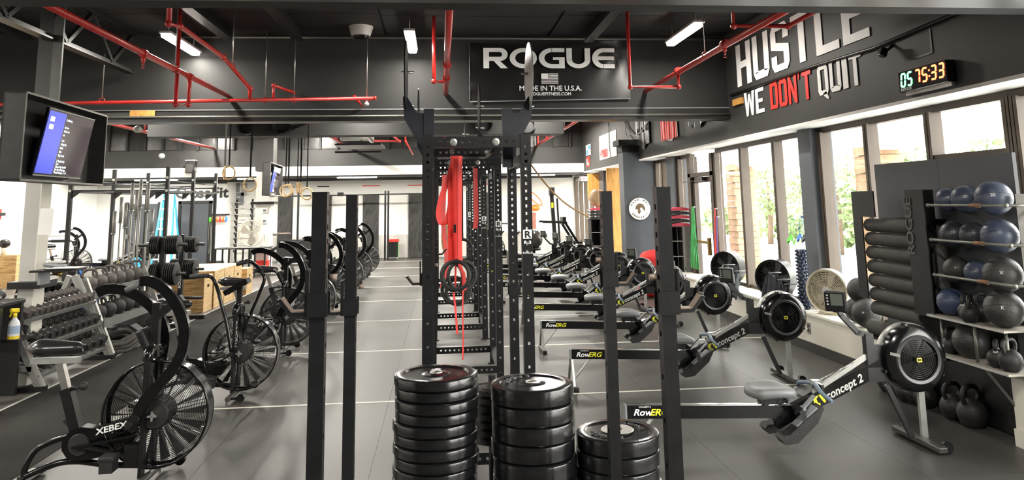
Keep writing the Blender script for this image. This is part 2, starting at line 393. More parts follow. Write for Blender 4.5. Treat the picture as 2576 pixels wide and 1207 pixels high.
# header wall
hd = S(ob('wall_header', M().b2((-13, HDR, 3.06), (RW, HDR + 0.2, 4.28)), wallb))
ob('steel_channel', M().b2((-13, HDR - 0.06, 2.99), (RW, HDR + 0.24, 3.03)).b2((-13, HDR - 0.02, 3.03), (RW, HDR + 0.0, 3.16)), mat('dark_steel_beam', (0.022, 0.022, 0.021), 0.35, 0.3), hd)
ob('conduit', M().cyl((-12.9, HDR - 0.07, 3.06), (RW - 0.02, HDR - 0.07, 3.06), 0.016, 8), mat('dull_metal', (0.16, 0.155, 0.135), 0.45, 0.5), hd)
ob('upper_rail', M().b2((-13, HDR - 0.03, 3.155), (RW, HDR - 0.02, 3.17)), gray, hd)
ob('ceiling_conduit', M().cyl((-4, HDR - 0.08, 4.2), (RW, HDR - 0.08, 4.2), 0.014, 6), mat('dull_metal', (0.16, 0.155, 0.135), 0.45, 0.5), hd)
# near beam that crops the top of the view
nb = S(ob('trim_2', M().b2((-13, 4.05, 3.0), (RW, 4.53, 4.28)), mat('beam_black', (0.006, 0.006, 0.0058), 0.75)))
ob('lower_flange', M().b2((-13, 3.97, 2.96), (RW, 4.22, 2.985)), mat('dark_steel_beam', (0.022, 0.022, 0.021), 0.35, 0.3), nb)
# joists under the deck
for x, y0 in ((-2.95, 4.6), (-2.0, 4.6), (2.15, 4.6), (-5.6, 4.6), (-0.9, 12.0), (1.2, 12.0), (3.2, 12.0), (-3.2, 12)):
    y1 = 10.7 if y0 < 10 else 22.3
    if x == -0.9: continue
    o = ob('ceiling_joist', M().b2((x - 0.035, y0, 4.12), (x + 0.035, y1 - 0.25, 4.25)).b2((x - 0.07, y0, 4.1), (x + 0.07, y1 - 0.25, 4.125)), mat('dark_steel_beam', (0.022, 0.022, 0.021), 0.35, 0.3)); S(o)
def truss(x, y0, y1, z0, z1, nm='trim_3'):
    t = S(ob(nm, M().b2((x - 0.06, y0, z0), (x + 0.06, y1, z0 + 0.02)).b2((x - 0.012, y0, z0 + 0.02), (x + 0.012, y1, z0 + 0.07)), mat('dark_steel_beam', (0.022, 0.022, 0.021), 0.35, 0.3)))
    ob('top_chord', M().b2((x - 0.05, y0, z1 - 0.06), (x + 0.05, y1, z1)), blk, t)
    n_ = int((y1 - y0) / 0.55); s_ = (y1 - y0) / n_
    for i in range(n_):
        a, b = y0 + i * s_, y0 + (i + 1) * s_
        ob('web_bar', M().bar((x, a, z0 + 0.05), (x, b, z1 - 0.05), 0.05, 0.05) if i % 2 else M().bar((x, a, z1 - 0.05), (x, b, z0 + 0.05), 0.05, 0.05), mat('dark_steel_beam', (0.022, 0.022, 0.021), 0.35, 0.3), t)
truss(-4.31, 4.6, 10.6, 3.66, 4.25)
truss(-4.75, 11.2, 20.6, 3.62, 4.25, 'trim_4')
truss(-2.6, 11.2, 13.2, 3.95, 4.25, 'trim_5')
# ---------------------------------------------------------------- columns
c1 = S(ob('trim_6', M().b2((-4.46, 8.5, 0), (-4.30, 8.7, 2.2)), lgray))
ob('upper_column', M().b2((-4.45, 8.5, 2.2), (-4.29, 8.7, 4.28)), walld, c1)
ob('black_collar', M().b2((-4.53, 8.42, 0.985), (-4.2, 8.78, 1.06), 0.004), blk, c1)
ob('flange_edge', M().b2((-4.305, 8.495, 0), (-4.295, 8.71, 2.2)), cream, c1)
ob('scuff_mark', M().b2((-4.40, 8.497, 0.16), (-4.33, 8.5, 0.19)), mat('scuff', (0.1, 0.09, 0.08), 0.8), c1)
ob('upper_flange', M().b2((-4.29, 8.49, 2.2), (-4.19, 8.52, 4.28)), mat('worn_grey_steel', (0.07, 0.068, 0.062), 0.5), c1)
c2 = S(ob('trim_7', M().b2((-4.95, 20.6, 0), (-4.55, 20.95, 2.75)), white))
ob('upper_column', M().b2((-4.98, 20.55, 2.75), (-4.52, 21.0, 4.28)), walld, c2)
ob('black_clamp', M().b2((-5.05, 20.5, 1.86), (-4.45, 21.05, 1.93)), blk, c2)
# pier on the right with the round sign
pr = S(ob('wall_pier', M().b2((3.98, 16.0, 0), (4.76, 16.4, 2.86)), grayp))
ob('pier_cap', M().b2((3.96, 15.97, 2.86), (4.76, 16.4, 3.0)).b2((3.86, 15.85, 3.0), (4.78, 16.4, 3.12)), wallb, pr)
# painted columns between windows
for k, (y0, y1) in enumerate(((8.88, 9.2), (14.45, 14.9), (21.0, 21.5))):
    S(ob('trim_%d' % (8 + k), M().b2((4.61, y0, 0.45), (4.9, y1, 2.66)), grayp))
# ---------------------------------------------------------------- windows
def window(k, y0, y1, muls, bottom=0.45):
    w_ = S(ob('window_%d' % k, M().b2((WX - 0.03, y0, 2.59), (WX + 0.07, y1, 2.66)), brownd))
    ob('sill_rail', M().b2((WX - 0.04, y0, bottom), (WX + 0.07, y1, bottom + 0.05)), brown, w_)
    for y in [y0 + 0.04] + muls + [y1 - 0.04]:
        o = ob('mullion', M().b2((WX - 0.07, y - 0.045, bottom), (WX + 0.06, y - 0.008, 2.6)).b2((WX - 0.05, y - 0.008, bottom), (WX + 0.05, y + 0.004, 2.6)).b2((WX - 0.07, y + 0.004, bottom), (WX + 0.06, y + 0.045, 2.6)), brown, w_)
    ed = [y0 + 0.08] + muls + [y1 - 0.08]
    for a, b in zip(ed[:-1], ed[1:]):
        ob('pane', M().b2((WX + 0.0, a + 0.04, bottom + 0.04), (WX + 0.008, b - 0.04, 2.6)), glass, w_)
    return w_
window(1, 4.6, 5.66, [], 0.45)
w2 = window(2, 5.66, 9.02, [6.72, 7.78, 8.8])
ob('transom_rail', M().b2((WX - 0.06, 5.75, 2.1), (WX + 0.05, 6.68, 2.18)), brownd, w2)
window(3, 9.2, 12.45, [10.1, 11.28])
# glazed door between
dr = S(ob('door_1', M().b2((WX - 0.05, 12.6, 0.0), (WX + 0.03, 12.7, 2.2)).b2((WX - 0.05, 13.5, 0.0), (WX + 0.03, 13.6, 2.2)).b2((WX - 0.05, 12.6, 2.1), (WX + 0.03, 13.6, 2.2)).b2((WX - 0.05, 12.6, 0.0), (WX + 0.03, 13.6, 0.25)), brownd))
ob('door_frame', M().b2((WX - 0.09, 12.46, 0.42), (WX + 0.06, 12.59, 2.6)).b2((WX - 0.09, 13.62, 0.42), (WX + 0.06, 13.75, 2.6)).b2((WX - 0.09, 12.46, 2.21), (WX + 0.06, 13.75, 2.28)), brown, dr)
ob('pane', M().b2((WX - 0.01, 12.7, 0.25), (WX, 13.5, 2.1)), glass, dr)
ob('transom_pane', M().b2((WX - 0.01, 12.6, 2.28), (WX, 13.62, 2.6)), glass, dr)
ob('door_closer', M().box((WX - 0.1, 13.05, 2.16), (0.06, 0.35, 0.07)).bar((WX - 0.1, 13.1, 2.14), (WX - 0.2, 13.7, 2.12), 0.02, 0.01), brownd, dr)
ob('push_bar', M().bar((WX - 0.12, 12.7, 1.05), (WX - 0.12, 13.5, 1.05), 0.03, 0.05).box((WX - 0.09, 12.78, 0.98), (0.05, 0.08, 0.3)), mat('brass', (0.4, 0.28, 0.1), 0.35, 0.8), dr)
window(4, 13.75, 14.45, [])
window(5, 14.95, 16.0, [15.45])
window(6, 16.6, 21.0, [17.4, 18.3, 19.2, 20.1])
window(7, 21.5, 26.0, [22.4, 23.3, 24.2, 25.1])
# exterior seen through the glass
S(ob('ground_outside', M().b2((4.9, -10, -0.3), (60, 60, -0.15)), concrete))
S(ob('roof_overhang', M().b2((4.9, -3, 2.95), (5.9, 30, 3.1)), mat('overhang_plaster', (0.9, 0.88, 0.82), 0.7)))
S(ob('overhang_beam', M().b2((7.1, 8.5, 2.55), (7.5, 30, 2.85)), mat('tan_beam', (0.72, 0.55, 0.38), 0.7)))
bk = M().box((0, 0, 0), (0.52, 0.58, 0.138), None).mesh('brick', brickm); bk2 = M().box((0, 0, 0), (0.56, 0.54, 0.138)).mesh('brick', brickm)
for i, y in enumerate((10.4, 16.2, 22.0)):
    p = thing('brick_pillar', ['nearest tan stone-block pillar outside, beyond the window with the green hanging band', 'tan stone-block pillar outside beyond the glazed door', 'farthest tan stone-block pillar outside the windows'][i], 'pillar', (7.3, y + 1.4, -0.15), 0, 'stone pillars outside the windows')
    for k in range(19): ob('brick', bk if k % 2 else bk2, None, p, loc=(0, 0, 0.075 + 0.146 * k))
def tree(x, y, h, lab, seed):
    rnd = random.Random(seed); t = thing('tree', lab, 'tree', (x, y, -0.15))
    tk = M().tube([(0, 0, 0), (0.1, 0.05, h * 0.4), (0, 0, h * 0.75)], [0.13, 0.1, 0.05], 8); ob('trunk', tk, mat('bark', (0.12, 0.08, 0.05), 0.8), t)
    c = M()
    for i in range(1300):
        a, b, r = rnd.uniform(0, 2 * PI), rnd.uniform(-1, 1), rnd.uniform(0.3, 1) ** 0.6; q = math.sqrt(1 - b * b)
        p = Vector((math.cos(a) * q * 1.6 * r, math.sin(a) * q * 1.6 * r, h * 0.68 + b * h * 0.36 * r)); s_ = rnd.uniform(0.08, 0.16)
        u = Vector((rnd.uniform(-1, 1), rnd.uniform(-1, 1), rnd.uniform(-1, 1))).normalized(); v = u.orthogonal().normalized()
        c.add([p - u * s_, p + v * s_ * .5, p + u * s_, p - v * s_ * .5], [(0, 1, 2, 3)])
    ob('foliage', c, leafm, t, kind='stuff')
tree(12.5, 15.0, 3.6, 'bright green tree outside beyond the window beside the grey column', 3)
tree(13.0, 19.6, 3.4, 'bright green leafy tree outside left of the near stone pillar', 4)
tree(13.5, 24.5, 3.4, 'bright green tree outside, seen through the glazed door', 5)
tree(14.0, 31.0, 3.6, 'farthest green tree outside beyond the far windows', 6)
hg = M(); rnd = random.Random(9)
for i in range(2600):
    p = Vector((16 + rnd.uniform(-.6, .6), rnd.uniform(4, 44), rnd.uniform(-0.1, 1.3))); u = Vector((rnd.uniform(-1, 1), rnd.uniform(-1, 1), rnd.uniform(-1, 1))).normalized() * .22; v = u.orthogonal() * .6
    hg.add([p - u, p + v, p + u, p - v], [(0, 1, 2, 3)])
ob('hedge', hg, leafm, None, 'long low green hedge outside across the pale pavement', 'hedge', kind='stuff')
# wall furniture of the upper right wall
# block letters (own outlines, 0..1 box) for the painted slogans
def L(ch):
    w_ = 0.30
    R = lambda a, b, c, d: [(a, b), (c, b), (c, d), (a, d)]
    c = 0.14
    D = {'H': [R(0, 0, w_, 1), R(1 - w_, 0, 1, 1), R(w_, .42, 1 - w_, .58)],
         'U': [R(0, c, w_, 1), R(1 - w_, c, 1, 1), [(0, c), (c, 0), (1 - c, 0), (1, c), (1 - w_, c + .04), (w_, c + .04)]],
         'S': [[(c, 1), (1 - c, 1), (1, 1 - c), (1, .66), (1 - w_, .66), (1 - w_, .86), (w_, .86), (0, 1 - c)], [(0, 1 - c), (w_, .86), (w_, .62), (0, .5)], [(0, .5), (w_, .62), (1, .5), (1 - w_, .38)], [(1 - w_, .38), (1, .5), (1, c), (1 - w_, .14)], [(0, c), (0, .34), (w_, .34), (w_, .14), (1 - w_, .14), (1, c), (1 - c, 0), (c, 0)]],
         'T': [R(0, .85, 1, 1), R(.5 - w_ / 2, 0, .5 + w_ / 2, .85)],
         'L': [R(0, 0, w_, 1), R(w_, 0, 1, .16)],
         'E': [R(0, 0, w_, 1), R(w_, 0, 1, .15), R(w_, .43, .85, .57), R(w_, .85, 1, 1)],
         'W': [[(0, 1), (.22, 1), (.34, 0), (.16, 0)], [(.34, 0), (.26, .3), (.42, .9), (.5, .9), (.46, .5)], [(.66, 0), (.54, .5), (.5, .9), (.58, .9), (.74, .3)], [(1, 1), (.78, 1), (.66, 0), (.84, 0)]],
         'D': [R(0, 0, w_, 1), [(w_, 1), (1 - c, 1), (1, 1 - c), (1 - w_, .86), (w_, .86)], R(1 - w_, c, 1, 1 - c), [(w_, 0), (w_, .14), (1 - w_, .14), (1, c), (1 - c, 0)]],
         'O': [R(0, c, w_, 1 - c), R(1 - w_, c, 1, 1 - c), [(0, 1 - c), (c, 1), (1 - c, 1), (1, 1 - c), (1 - w_, .85), (w_, .85)], [(0, c), (w_, .15), (1 - w_, .15), (1, c), (1 - c, 0), (c, 0)]],
         'N': [R(0, 0, w_ * .9, 1), R(1 - w_ * .9, 0, 1, 1), [(w_ * .9, 1), (w_ * .9, .6), (1 - w_ * .9, 0), (1 - w_ * .9, .4)]],
         "'": [[(0.2, 1.05), (.8, 1.05), (.5, .78), (.2, .78)]],
         'Q': [R(0, c, w_, 1 - c), R(1 - w_, c, 1, 1 - c), [(0, 1 - c), (c, 1), (1 - c, 1), (1, 1 - c), (1 - w_, .85), (w_, .85)], [(0, c), (w_, .15), (1 - w_, .15), (1, c), (1 - c, 0), (c, 0)], [(.4, .02), (.8, -.16), (1.0, -.16), (.75, .1)]],
         'I': [R(0, 0, 1, 1)]}
    return D[ch]
def wallword(word, y0, y1, z0, z1, mt, name, lab, gap=0.16, rise=0.0):
    wd = {'I': .45, "'": .3, 'W': 1.3}; tot = sum(wd.get(ch, 1) for ch in word) + gap * (len(word) - 1)
    u = (y0 - y1) / tot; y = y0; o = thing('painted_slogan', lab, 'wall lettering', (RW - 0.007, y0, z0))
    for ch in word:
        k = wd.get(ch, 1); m = M()
        for poly in L(ch): m.prism([(a * k * u, b * (z1 - z0)) for a, b in poly], (0, y - y0, 0), (0, -1, 0), (0, 0, 1), -0.004 if False else 0.006)
        # u x v of (0,-1,0),(0,0,1) points to -X, into the room
        ob('letter', m, mt, o); y -= u * (k + gap)
    return o
wallword('HUSTLE', 10.34, 6.95, 3.41, 4.02, wht, 'hustle', 'big white painted word HUSTLE high on dark right wall')
wallword('WE', 10.14, 9.5, 2.95, 3.29, wht, 'we', 'white painted word WE on dark right wall below HUSTLE')
wallword("DON'T", 9.3, 8.2, 2.95, 3.29, mat('red_wall_paint', (0.75, 0.03, 0.02), 0.5), 'dont', "red painted word DON'T on dark right wall")
wallword('QUIT', 8.05, 7.15, 2.95, 3.29, wht, 'quit', 'white painted word QUIT on dark right wall')
# ================================================================ BANNER, CLOCK, SIGNS
bn = thing('banner', 'large black brand banner with white lettering hung on the header wall', 'banner', (0, HDR, 0))
b0, b1, b2_, b3 = atY(1181, 108, HDR - .06), atY(1578, 100, HDR - .06), atY(1586, 248, HDR - .06), atY(1182, 256, HDR - .06)
m = M(); vs = []; NX, NZ = 40, 16
for j in range(NZ + 1):
    for i in range(NX + 1):
        a, b = i / NX, j / NZ; p = b0 * (1 - a) * (1 - b) + b1 * a * (1 - b) + b2_ * a * b + b3 * (1 - a) * b
        d = Vector((a - 1, (b + .02) * .45)); r = d.length; an = math.atan2(d.y, -d.x)
        wv = 0.018 * math.sin(an * 16) * max(0, 1 - r * 2.6) + 0.007 * math.sin(a * 23 + b * 5) * (0.15 + abs(b - .5)) + 0.02 * math.exp(-a * 22) * math.sin(b * 12)
        vs.append((p.x, -0.055 - wv * 0.9 - 0.004, p.z + 0.035 * math.sin(a * PI) * (-(1 - b))))
fs = [(j * (NX + 1) + i, j * (NX + 1) + i + 1, (j + 1) * (NX + 1) + i + 1, (j + 1) * (NX + 1) + i) for j in range(NZ) for i in range(NX)]
m.add(vs, fs, True); ob('vinyl_sheet', m, mat('banner_vinyl', (0.007, 0.006, 0.0065), 0.33, 0, 0.1), bn)
m = M().tube([(p.x, -0.06, p.z) for p in (b3, b2_)], 0.008, 6); ob('hem', m, gray, bn); ob('hem', M().tube([(p.x, -0.06, p.z) for p in (b0, b3)], 0.008, 6), gray, bn)
def wide(ch, m, x, y, w_, h, t, Y):     # wide heavy rounded letters
    th = t
    def R(a, b, c, d): m.prism([(a, b), (c, b), (c, d), (a, d)], (x, Y, y), (1, 0, 0), (0, 0, 1), 0.004)
    def arc(cx, cy, ro, ri, a0, a1, sx=1.0, n=10):
        P = [(cx + math.cos(a0 + (a1 - a0) * i / n) * ro * sx, cy + math.sin(a0 + (a1 - a0) * i / n) * ro) for i in range(n + 1)]
        Q = [(cx + math.cos(a0 + (a1 - a0) * i / n) * (ro * sx - t * 1.35), cy + math.sin(a0 + (a1 - a0) * i / n) * (ro - t)) for i in range(n + 1)]
        for i in range(n): m.prism([P[i], P[i + 1], Q[i + 1], Q[i]], (x, Y, y), (1, 0, 0), (0, 0, 1), 0.004)
    T = t * 1.35; hh = h / 2
    if ch == 'R':
        R(0, 0, T, h); R(T, h - t, w_ * .68, h); R(T, h * .36, w_ * .68, h * .36 + t)
        arc(w_ * .68, h * .68, h * .32, 0, -PI / 2, PI / 2, (w_ * .32) / (h * .32)); m.prism([(w_ * .42, h * .36), (w_ * .42 + T * 1.1, h * .36), (w_, 0), (w_ - T * 1.25, 0)], (x, Y, y), (1, 0, 0), (0, 0, 1), 0.004)
    if ch == 'O': arc(w_ / 2, hh, hh, 0, 0, 2 * PI, (w_ / 2) / hh, 28)
    if ch == 'G': arc(w_ * .52, hh, hh, 0, PI * .5, PI * 1.5, (w_ * .52) / hh, 16); R(w_ * .5, h - t, w_, h); R(w_ * .52, 0, w_ - T, t); R(w_ - T, 0, w_, h * .55); R(w_ * .55, h * .41, w_ - T, h * .55)
    if ch == 'U': R(0, h * .4, T, h); R(w_ - T, h * .4, w_, h); arc(w_ / 2, h * .42, h * .42, 0, PI, 2 * PI, (w_ / 2) / (h * .42), 16)
    if ch == 'E': arc(w_ * .5, hh, hh, 0, PI * .5, PI * 1.5, 1.0 * (w_ * .5) / hh, 16); R(w_ * .48, h - t, w_, h); R(w_ * .48, 0, w_, t); R(T * .99, hh - t * .45, w_ * .98, hh + t * .45)
def wideword(word, o, tot, h, t, mt, parent, Y, gap=0.07):
    wd = {'R': .93, 'O': 1.05, 'G': 1.0, 'U': .93, 'E': .88}; n = sum(wd[c] for c in word) + gap * (len(word) - 1); u = tot / n; x = o[0]
    for ch in word:
        m = M(); wide(ch, m, x, o[1], wd[ch] * u, h, t, Y); ob('letter', m, mt, parent); x += (wd[ch] + gap) * u
A = atY(1216, 172, HDR - .1); B = atY(1546, 168, HDR - .1); Tt = atY(1216, 121, HDR - .1)
wideword('ROGUE', (A.x, A.z), B.x - A.x, Tt.z - A.z, 0.062, wht, bn, -0.115)
fa, fb = atY(1362, 210, HDR - .1), atY(1404, 185, HDR - .1)
m = M(); hh = (fb.z - fa.z) / 13; wf = fb.x - fa.x
for i in range(13):
    if i % 2 == 0: m.b2((fa.x + (wf * .42 if i > 6 else 0), -0.105, fa.z + i * hh * 1.0), (fb.x, -0.1, fa.z + (i + .95) * hh))
m.b2((fa.x, -0.106, fa.z + 6.3 * hh), (fa.x + wf * .4, -0.101, fb.z)); ob('flag_print', m, wht, bn, kind='stuff')
p = atY(1385, 228, HDR - .1); text('MADE IN THE U.S.A.', 0.105, wht, 'lettering', bn, (p.x, -0.11, p.z), (1, 0, 0), (0, 0, 1), 1.0, 0, .003, .012, 'CENTER')
p = atY(1385, 240, HDR - .1); text('ROGUEFITNESS.COM', 0.065, wht, 'lettering', bn, (p.x, -0.11, p.z), (1, 0, 0), (0, 0, 1), 1.0, 0, .003, .014, 'CENTER')
# digital clock
ck = thing('timer_clock', 'black digital wall timer showing green 05 and red 75:33', 'clock', (RW - 0.05, 6.1, 2.84), 0)
ob('case', M().box((0, 0, 0), (0.09, 0.66, 0.19), None, 0.006), blkg, ck)
ob('bracket', M().box((0.03, 0, -0.11), (0.05, 0.62, 0.03)), steel, ck)
grn = mat('green_led', (0.02, .3, .08), 0.5, emit=(0.15, 1.0, 0.4), es=3.0); rled = mat('red_led', (.3, .02, .01), 0.5, emit=(1.0, 0.12, 0.04), es=4.0)
def seven(ch, y, z, w_, h, mt):
    seg = {'0': 'abcdef', '5': 'acdfg', '7': 'abc', '3': 'abcdg'}[ch]; t = 0.016; m = M(); x = -0.048
    q = {'a': ((0, h), (w_, h)), 'b': ((w_, h), (w_, h / 2)), 'c': ((w_, h / 2), (w_, 0)), 'd': ((0, 0), (w_, 0)), 'e': ((0, 0), (0, h / 2)), 'f': ((0, h / 2), (0, h)), 'g': ((0, h / 2), (w_, h / 2))}
    for s_ in seg:
        (a0, c0), (a1, c1) = q[s_]; sh = .12
        P0 = Vector((x, y - a0 - c0 * sh, z + c0)); P1 = Vector((x, y - a1 - c1 * sh, z + c1)); d = (P1 - P0) * .08; m.bar(P0 + d, P1 - d, 0.004, t, (0, 0, 1)) if abs(c0 - c1) < 1e-6 else m.bar(P0 + d, P1 - d, 0.004, t, (0, 1, 0))
    ob('digit', m, mt, ck)
for i, ch in enumerate('05'): seven(ch, 0.29 - i * 0.095, -0.045, 0.055, 0.115, grn)
for i, ch in enumerate('7533'): seven(ch, 0.085 - i * 0.1 - (0.02 if i > 1 else 0), -0.045, 0.058, 0.115, rled)
ob('colon', M().box((-0.048, -0.115, 0.04), (.004, .014, .014)).box((-0.048, -0.112, -0.01), (.004, .014, .014)), rled, ck, kind='stuff')
text('ROGUE', 0.036, wht, 'lettering', ck, (-0.049, 0.3, -0.084), (0, -1, 0), (0, 0, 1), 1.3, 0, .002, .03)
# conduit along the right wall, camera, taped patch
cd = M().tube([(RW - 0.02, 10.6, 3.33), (RW - 0.02, 8.2, 3.31), (RW - 0.02, 6.9, 3.27), (RW - 0.02, 5.2, 3.33)], 0.02, 8)
ob('wall_conduit', cd, blk, None, 'black painted conduit running under the word HUSTLE', 'conduit')
cm = thing('security_camera', 'small black security camera on the right wall beside the conduit', 'camera', (RW - 0.03, 6.6, 3.19))
ob('mount', M().cyl((0.03, 0, 0.05), (-0.03, 0, 0.0), 0.015, 8), blk, cm); ob('body', M().box((-0.07, 0.02, -0.02), (0.07, 0.06, 0.09), Matrix.Rotation(0.4, 3, 'Y'), 0.01), blk, cm)
tp = thing('tape_corner', 'black tape L shape on the right wall above the timer', 'tape', (RW - 0.004, 6.1, 3.0))
ob('tape_strip', M().box((0, -.05, 0.16), (0.006, 0.02, 0.22)), blk, tp); ob('tape_strip', M().box((0, .1, 0.05), (0.006, 0.28, 0.016)), blk, tp)
for i, (px, py) in enumerate(((1838, 262), (358, 287))):
    if i == 0: q = thing('wooden_block', 'small bare wooden block on the right wall beside the header', 'block', (RW - 0.02, 10.35, 3.2)); ob('board', M().box((0, 0, 0), (0.04, 0.32, 0.09)), planksm, q)
    else:
        p = atY(px, py, HDR - .05); q = thing('wooden_sign', 'small orange wooden board on the header wall at left', 'sign', p); ob('board', M().box((0, 0, 0), (0.33, 0.03, 0.1), None, 0.004), planksm, q); ob('knob', M().ball((0, -0.02, 0), 0.01), yplas, q)
# flags and posters on the far part of the upper right wall
def wallposter(nm, y0, y1, z0, z1, lab, mt, cat='poster', wav=0.0):
    m = M(); n_ = 14; vs = []
    for i in range(n_ + 1):
        a = i / n_; x = -0.012 - wav * (1 + math.sin(a * 19)) / 2
        vs += [(x, y0 + (y1 - y0) * a, z0 + wav * math.sin(a * 9)), (x, y0 + (y1 - y0) * a, z1)]
    m.add(vs, [(2 * i, 2 * i + 2, 2 * i + 3, 2 * i + 1) for i in range(n_)], True)
    o = thing(nm, lab, cat, (RW, 0, 0)); ob('sheet', m, mt, o); return o
fg = wallposter('striped_flag', 14.1, 13.15, 2.93, 3.6, 'red and white striped flag hanging on the upper right wall', wht, 'flag', 0.03)
for k in range(7):
    y = 14.1 - k * .146; ob('stripe', M().b2((-0.055, y, 2.93), (-0.045, y - .073, 3.6)), redf, fg)
wallposter('black_flag', 16.0, 14.95, 2.93, 3.6, 'black satin flag hanging left of the striped flag', mat('black_satin', (0.03, 0.03, 0.03), 0.25), 'flag', 0.05)
wallposter('dark_flag', 12.5, 11.6, 3.02, 3.5, 'black satin flag hanging right of the striped flag, by the header', mat('black_satin', (0.03, 0.03, 0.03), 0.25), 'flag', 0.05)
wp = wallposter('white_poster', 20.0, 18.0, 2.9, 3.55, 'white wall poster with red and black lettering, above the pier', wht)
text('HYBRID', 0.3, redf, 'lettering', wp, (-0.02, 19.9, 2.95), (0, -1, 0), (0, 0, 1), .9, 0, .002, .02)
rp_ = wallposter('red_poster', 21.9, 21.4, 2.8, 3.1, 'small red poster low on the upper wall near the far corner', redf)
ob('print', M().b2((-0.02, 21.8, 2.86), (-0.014, 21.72, 3.04)).b2((-0.02, 21.6, 2.86), (-0.014, 21.5, 2.92)), wht, rp_, kind='stuff')
bp_ = wallposter('photo_poster', 21.9, 21.2, 3.14, 3.45, 'blue and white picture poster above the small red poster', wht)
ob('print', M().b2((-0.02, 21.8, 3.16), (-0.014, 21.6, 3.3)).b2((-0.02, 21.5, 3.3), (-0.014, 21.25, 3.42)), mat('blue_print', (.05, .2, .5), .5), bp_, kind='stuff')
ob('cable', M().tube(smooth_path([(RW - .03, 19, 4.1), (RW - .03, 18.7, 3.7), (RW - .03, 18.7, 3.2), (RW - .03, 18.6, 2.9)]), 0.012, 6), cable, None, 'thin grey cable hanging down the far upper wall', 'cable')
ob('cable', M().tube(smooth_path([(RW - .03, 17.5, 3.9), (RW - .05, 16.4, 3.3), (RW - .05, 15.6, 3.25), (RW - .05, 14.9, 3.45)]), 0.014, 6).tube(smooth_path([(RW - .03, 16.9, 4.0), (RW - .06, 16.8, 3.3), (RW - .05, 16.0, 3.12)]), 0.012, 6), cable, None, 'tangle of cables above the grey pier cap', 'cable', kind='stuff')
# round sign on the pier
rs = thing('round_sign', 'round white sign with a dog drawing on the grey pier', 'sign', (atY(1609, 525, 15.98)))
ob('disc', M().lathe([(0, 0), (0.235, 0), (0.235, -0.02), (0, -0.02)], (0, 0, 0), (0, 1, 0), 40, False), wht, rs)
ob('rim', M().ring((0, -0.0, 0), 0.235, 0.006, (0, 1, 0), 40), lgray, rs)
dgm = mat('sketch_brown', (0.16, 0.11, 0.06), 0.7)
ob('drawing', M().prism([(-.1, .0), (-.07, .08), (-.01, .12), (.07, .1), (.12, .02), (.11, -.06), (.07, .0), (.03, .04), (.0, .0), (.02, -.06), (-.02, -.12), (-.05, -.06), (-.03, -.02)], (0, -0.022, 0), (1, 0, 0), (0, 0, 1), 0.003), dgm, rs)
for w_, a0, a1, s_ in (('HAND WAY', 155, 25, 1), ('CROSSFIT', 215, 325, -1)):
    for i, ch in enumerate(w_):
        a = math.radians(a0 + (a1 - a0) * i / (len(w_) - 1)); r = .18 if s_ > 0 else .205
        if ch != ' ': text(ch, 0.055, blk, 'letter', rs, (math.cos(a) * r, -0.023, math.sin(a) * r), (math.sin(a) * s_, 0, -math.cos(a) * s_), (math.cos(a) * s_, 0, math.sin(a) * s_), 1, 0, .002, .02, 'CENTER')
# ================================================================ SPRINKLER PIPES
def pipe(lab, runs, extra=()):
    t = thing('sprinkler_pipe', lab, 'pipe', runs[0][0][0], 0, 'red sprinkler pipes'); o = Vector(runs[0][0][0])
    for pts, r in runs:
        P = [Vector(p) - o for p in pts]; ob('pipe_run', M().tube(P, r, 10), red, t)
        for p in P[1:-1]: ob('elbow', M().ball(p, r * 1.45, n=12, m=8), red, t)
    for p, d, r in extra:
        p = Vector(p) - o; d = Vector(d).normalized(); ob('coupling', M().cyl(p - d * .04, p + d * .04, r * 1.35, 12), red, t)
    return t
def head(t, x, y, z, o, up=False):
    o = Vector(o); s_ = 1 if up else -1; P = Vector((x, y, z)) - o
    ob('sprinkler_head', M().cyl(P, P + Vector((0, 0, s_ * .1)), 0.014, 8).cyl(P + Vector((0, 0, s_ * .02)), P + Vector((0, 0, s_ * .06)), 0.024, 8).cyl(P + Vector((0, 0, s_ * .12)), P + Vector((0, 0, s_ * .13)), 0.018, 8), red, t)
def hang(t, x, y, z, o):
    o = Vector(o); P = Vector((x, y, z)) - o; ob('hanger_rod', M().cyl(P + Vector((0, 0, .03)), (P.x, P.y, 4.25 - o.z), 0.006, 6), steel, t); ob('hanger_ring', M().ring(P, 0.035, 0.006, (0, 1, 0), 16), red, t)
o = (-3.01, 4.6, 3.36); t = pipe('thick red pipe at upper left, sloping in view to the header wall', [([o, (-3.01, 10.74, 3.36)], .032), ([(-3.01, 9.1, 3.36), (-3.01, 9.1, 3.02), (-3.16, 9.1, 3.02), (-3.16, 9.1, 4.25)], .024)], [((-3.01, 9.1, 3.36), (0, 1, 0), .032), ((-3.01, 7.7, 3.36), (0, 1, 0), .032)])
head(t, -3.01, 7.7, 3.34, o); hang(t, -3.01, 8.6, 3.36, o)
o = (-2.6, 7.2, 4.25); t = pipe('red pipe with upper elbow passing behind the left tube light', [([o, (-2.6, 7.2, 3.55), (-2.6, 7.5, 3.6), (-2.6, 9.0, 3.58), (-2.6, 10.3, 3.4), (-2.6, 10.3, 3.25)], .026)]); hang(t, -2.6, 9.4, 3.54, o)
o = (-12.5, 10.35, 3.17); t = pipe('long horizontal red pipe in front of the header wall', [([o, (-6, 10.35, 3.2), (-0.93, 10.35, 3.27)], .024), ([(-2.3, 10.35, 3.25), (-2.3, 10.35, 3.45), (-2.08, 10.7, 3.4)], .022), ([(-1.2, 10.35, 3.3), (-1.13, 10.7, 3.2)], .02)])
for x in (-4.55, -2.41, -2.02, -1.03): hang(t, x, 10.35, 3.25, o)
ob('end_cap', M().cyl((11.57, 0, .1), (11.6, 0, .1), .03, 10), red, t)
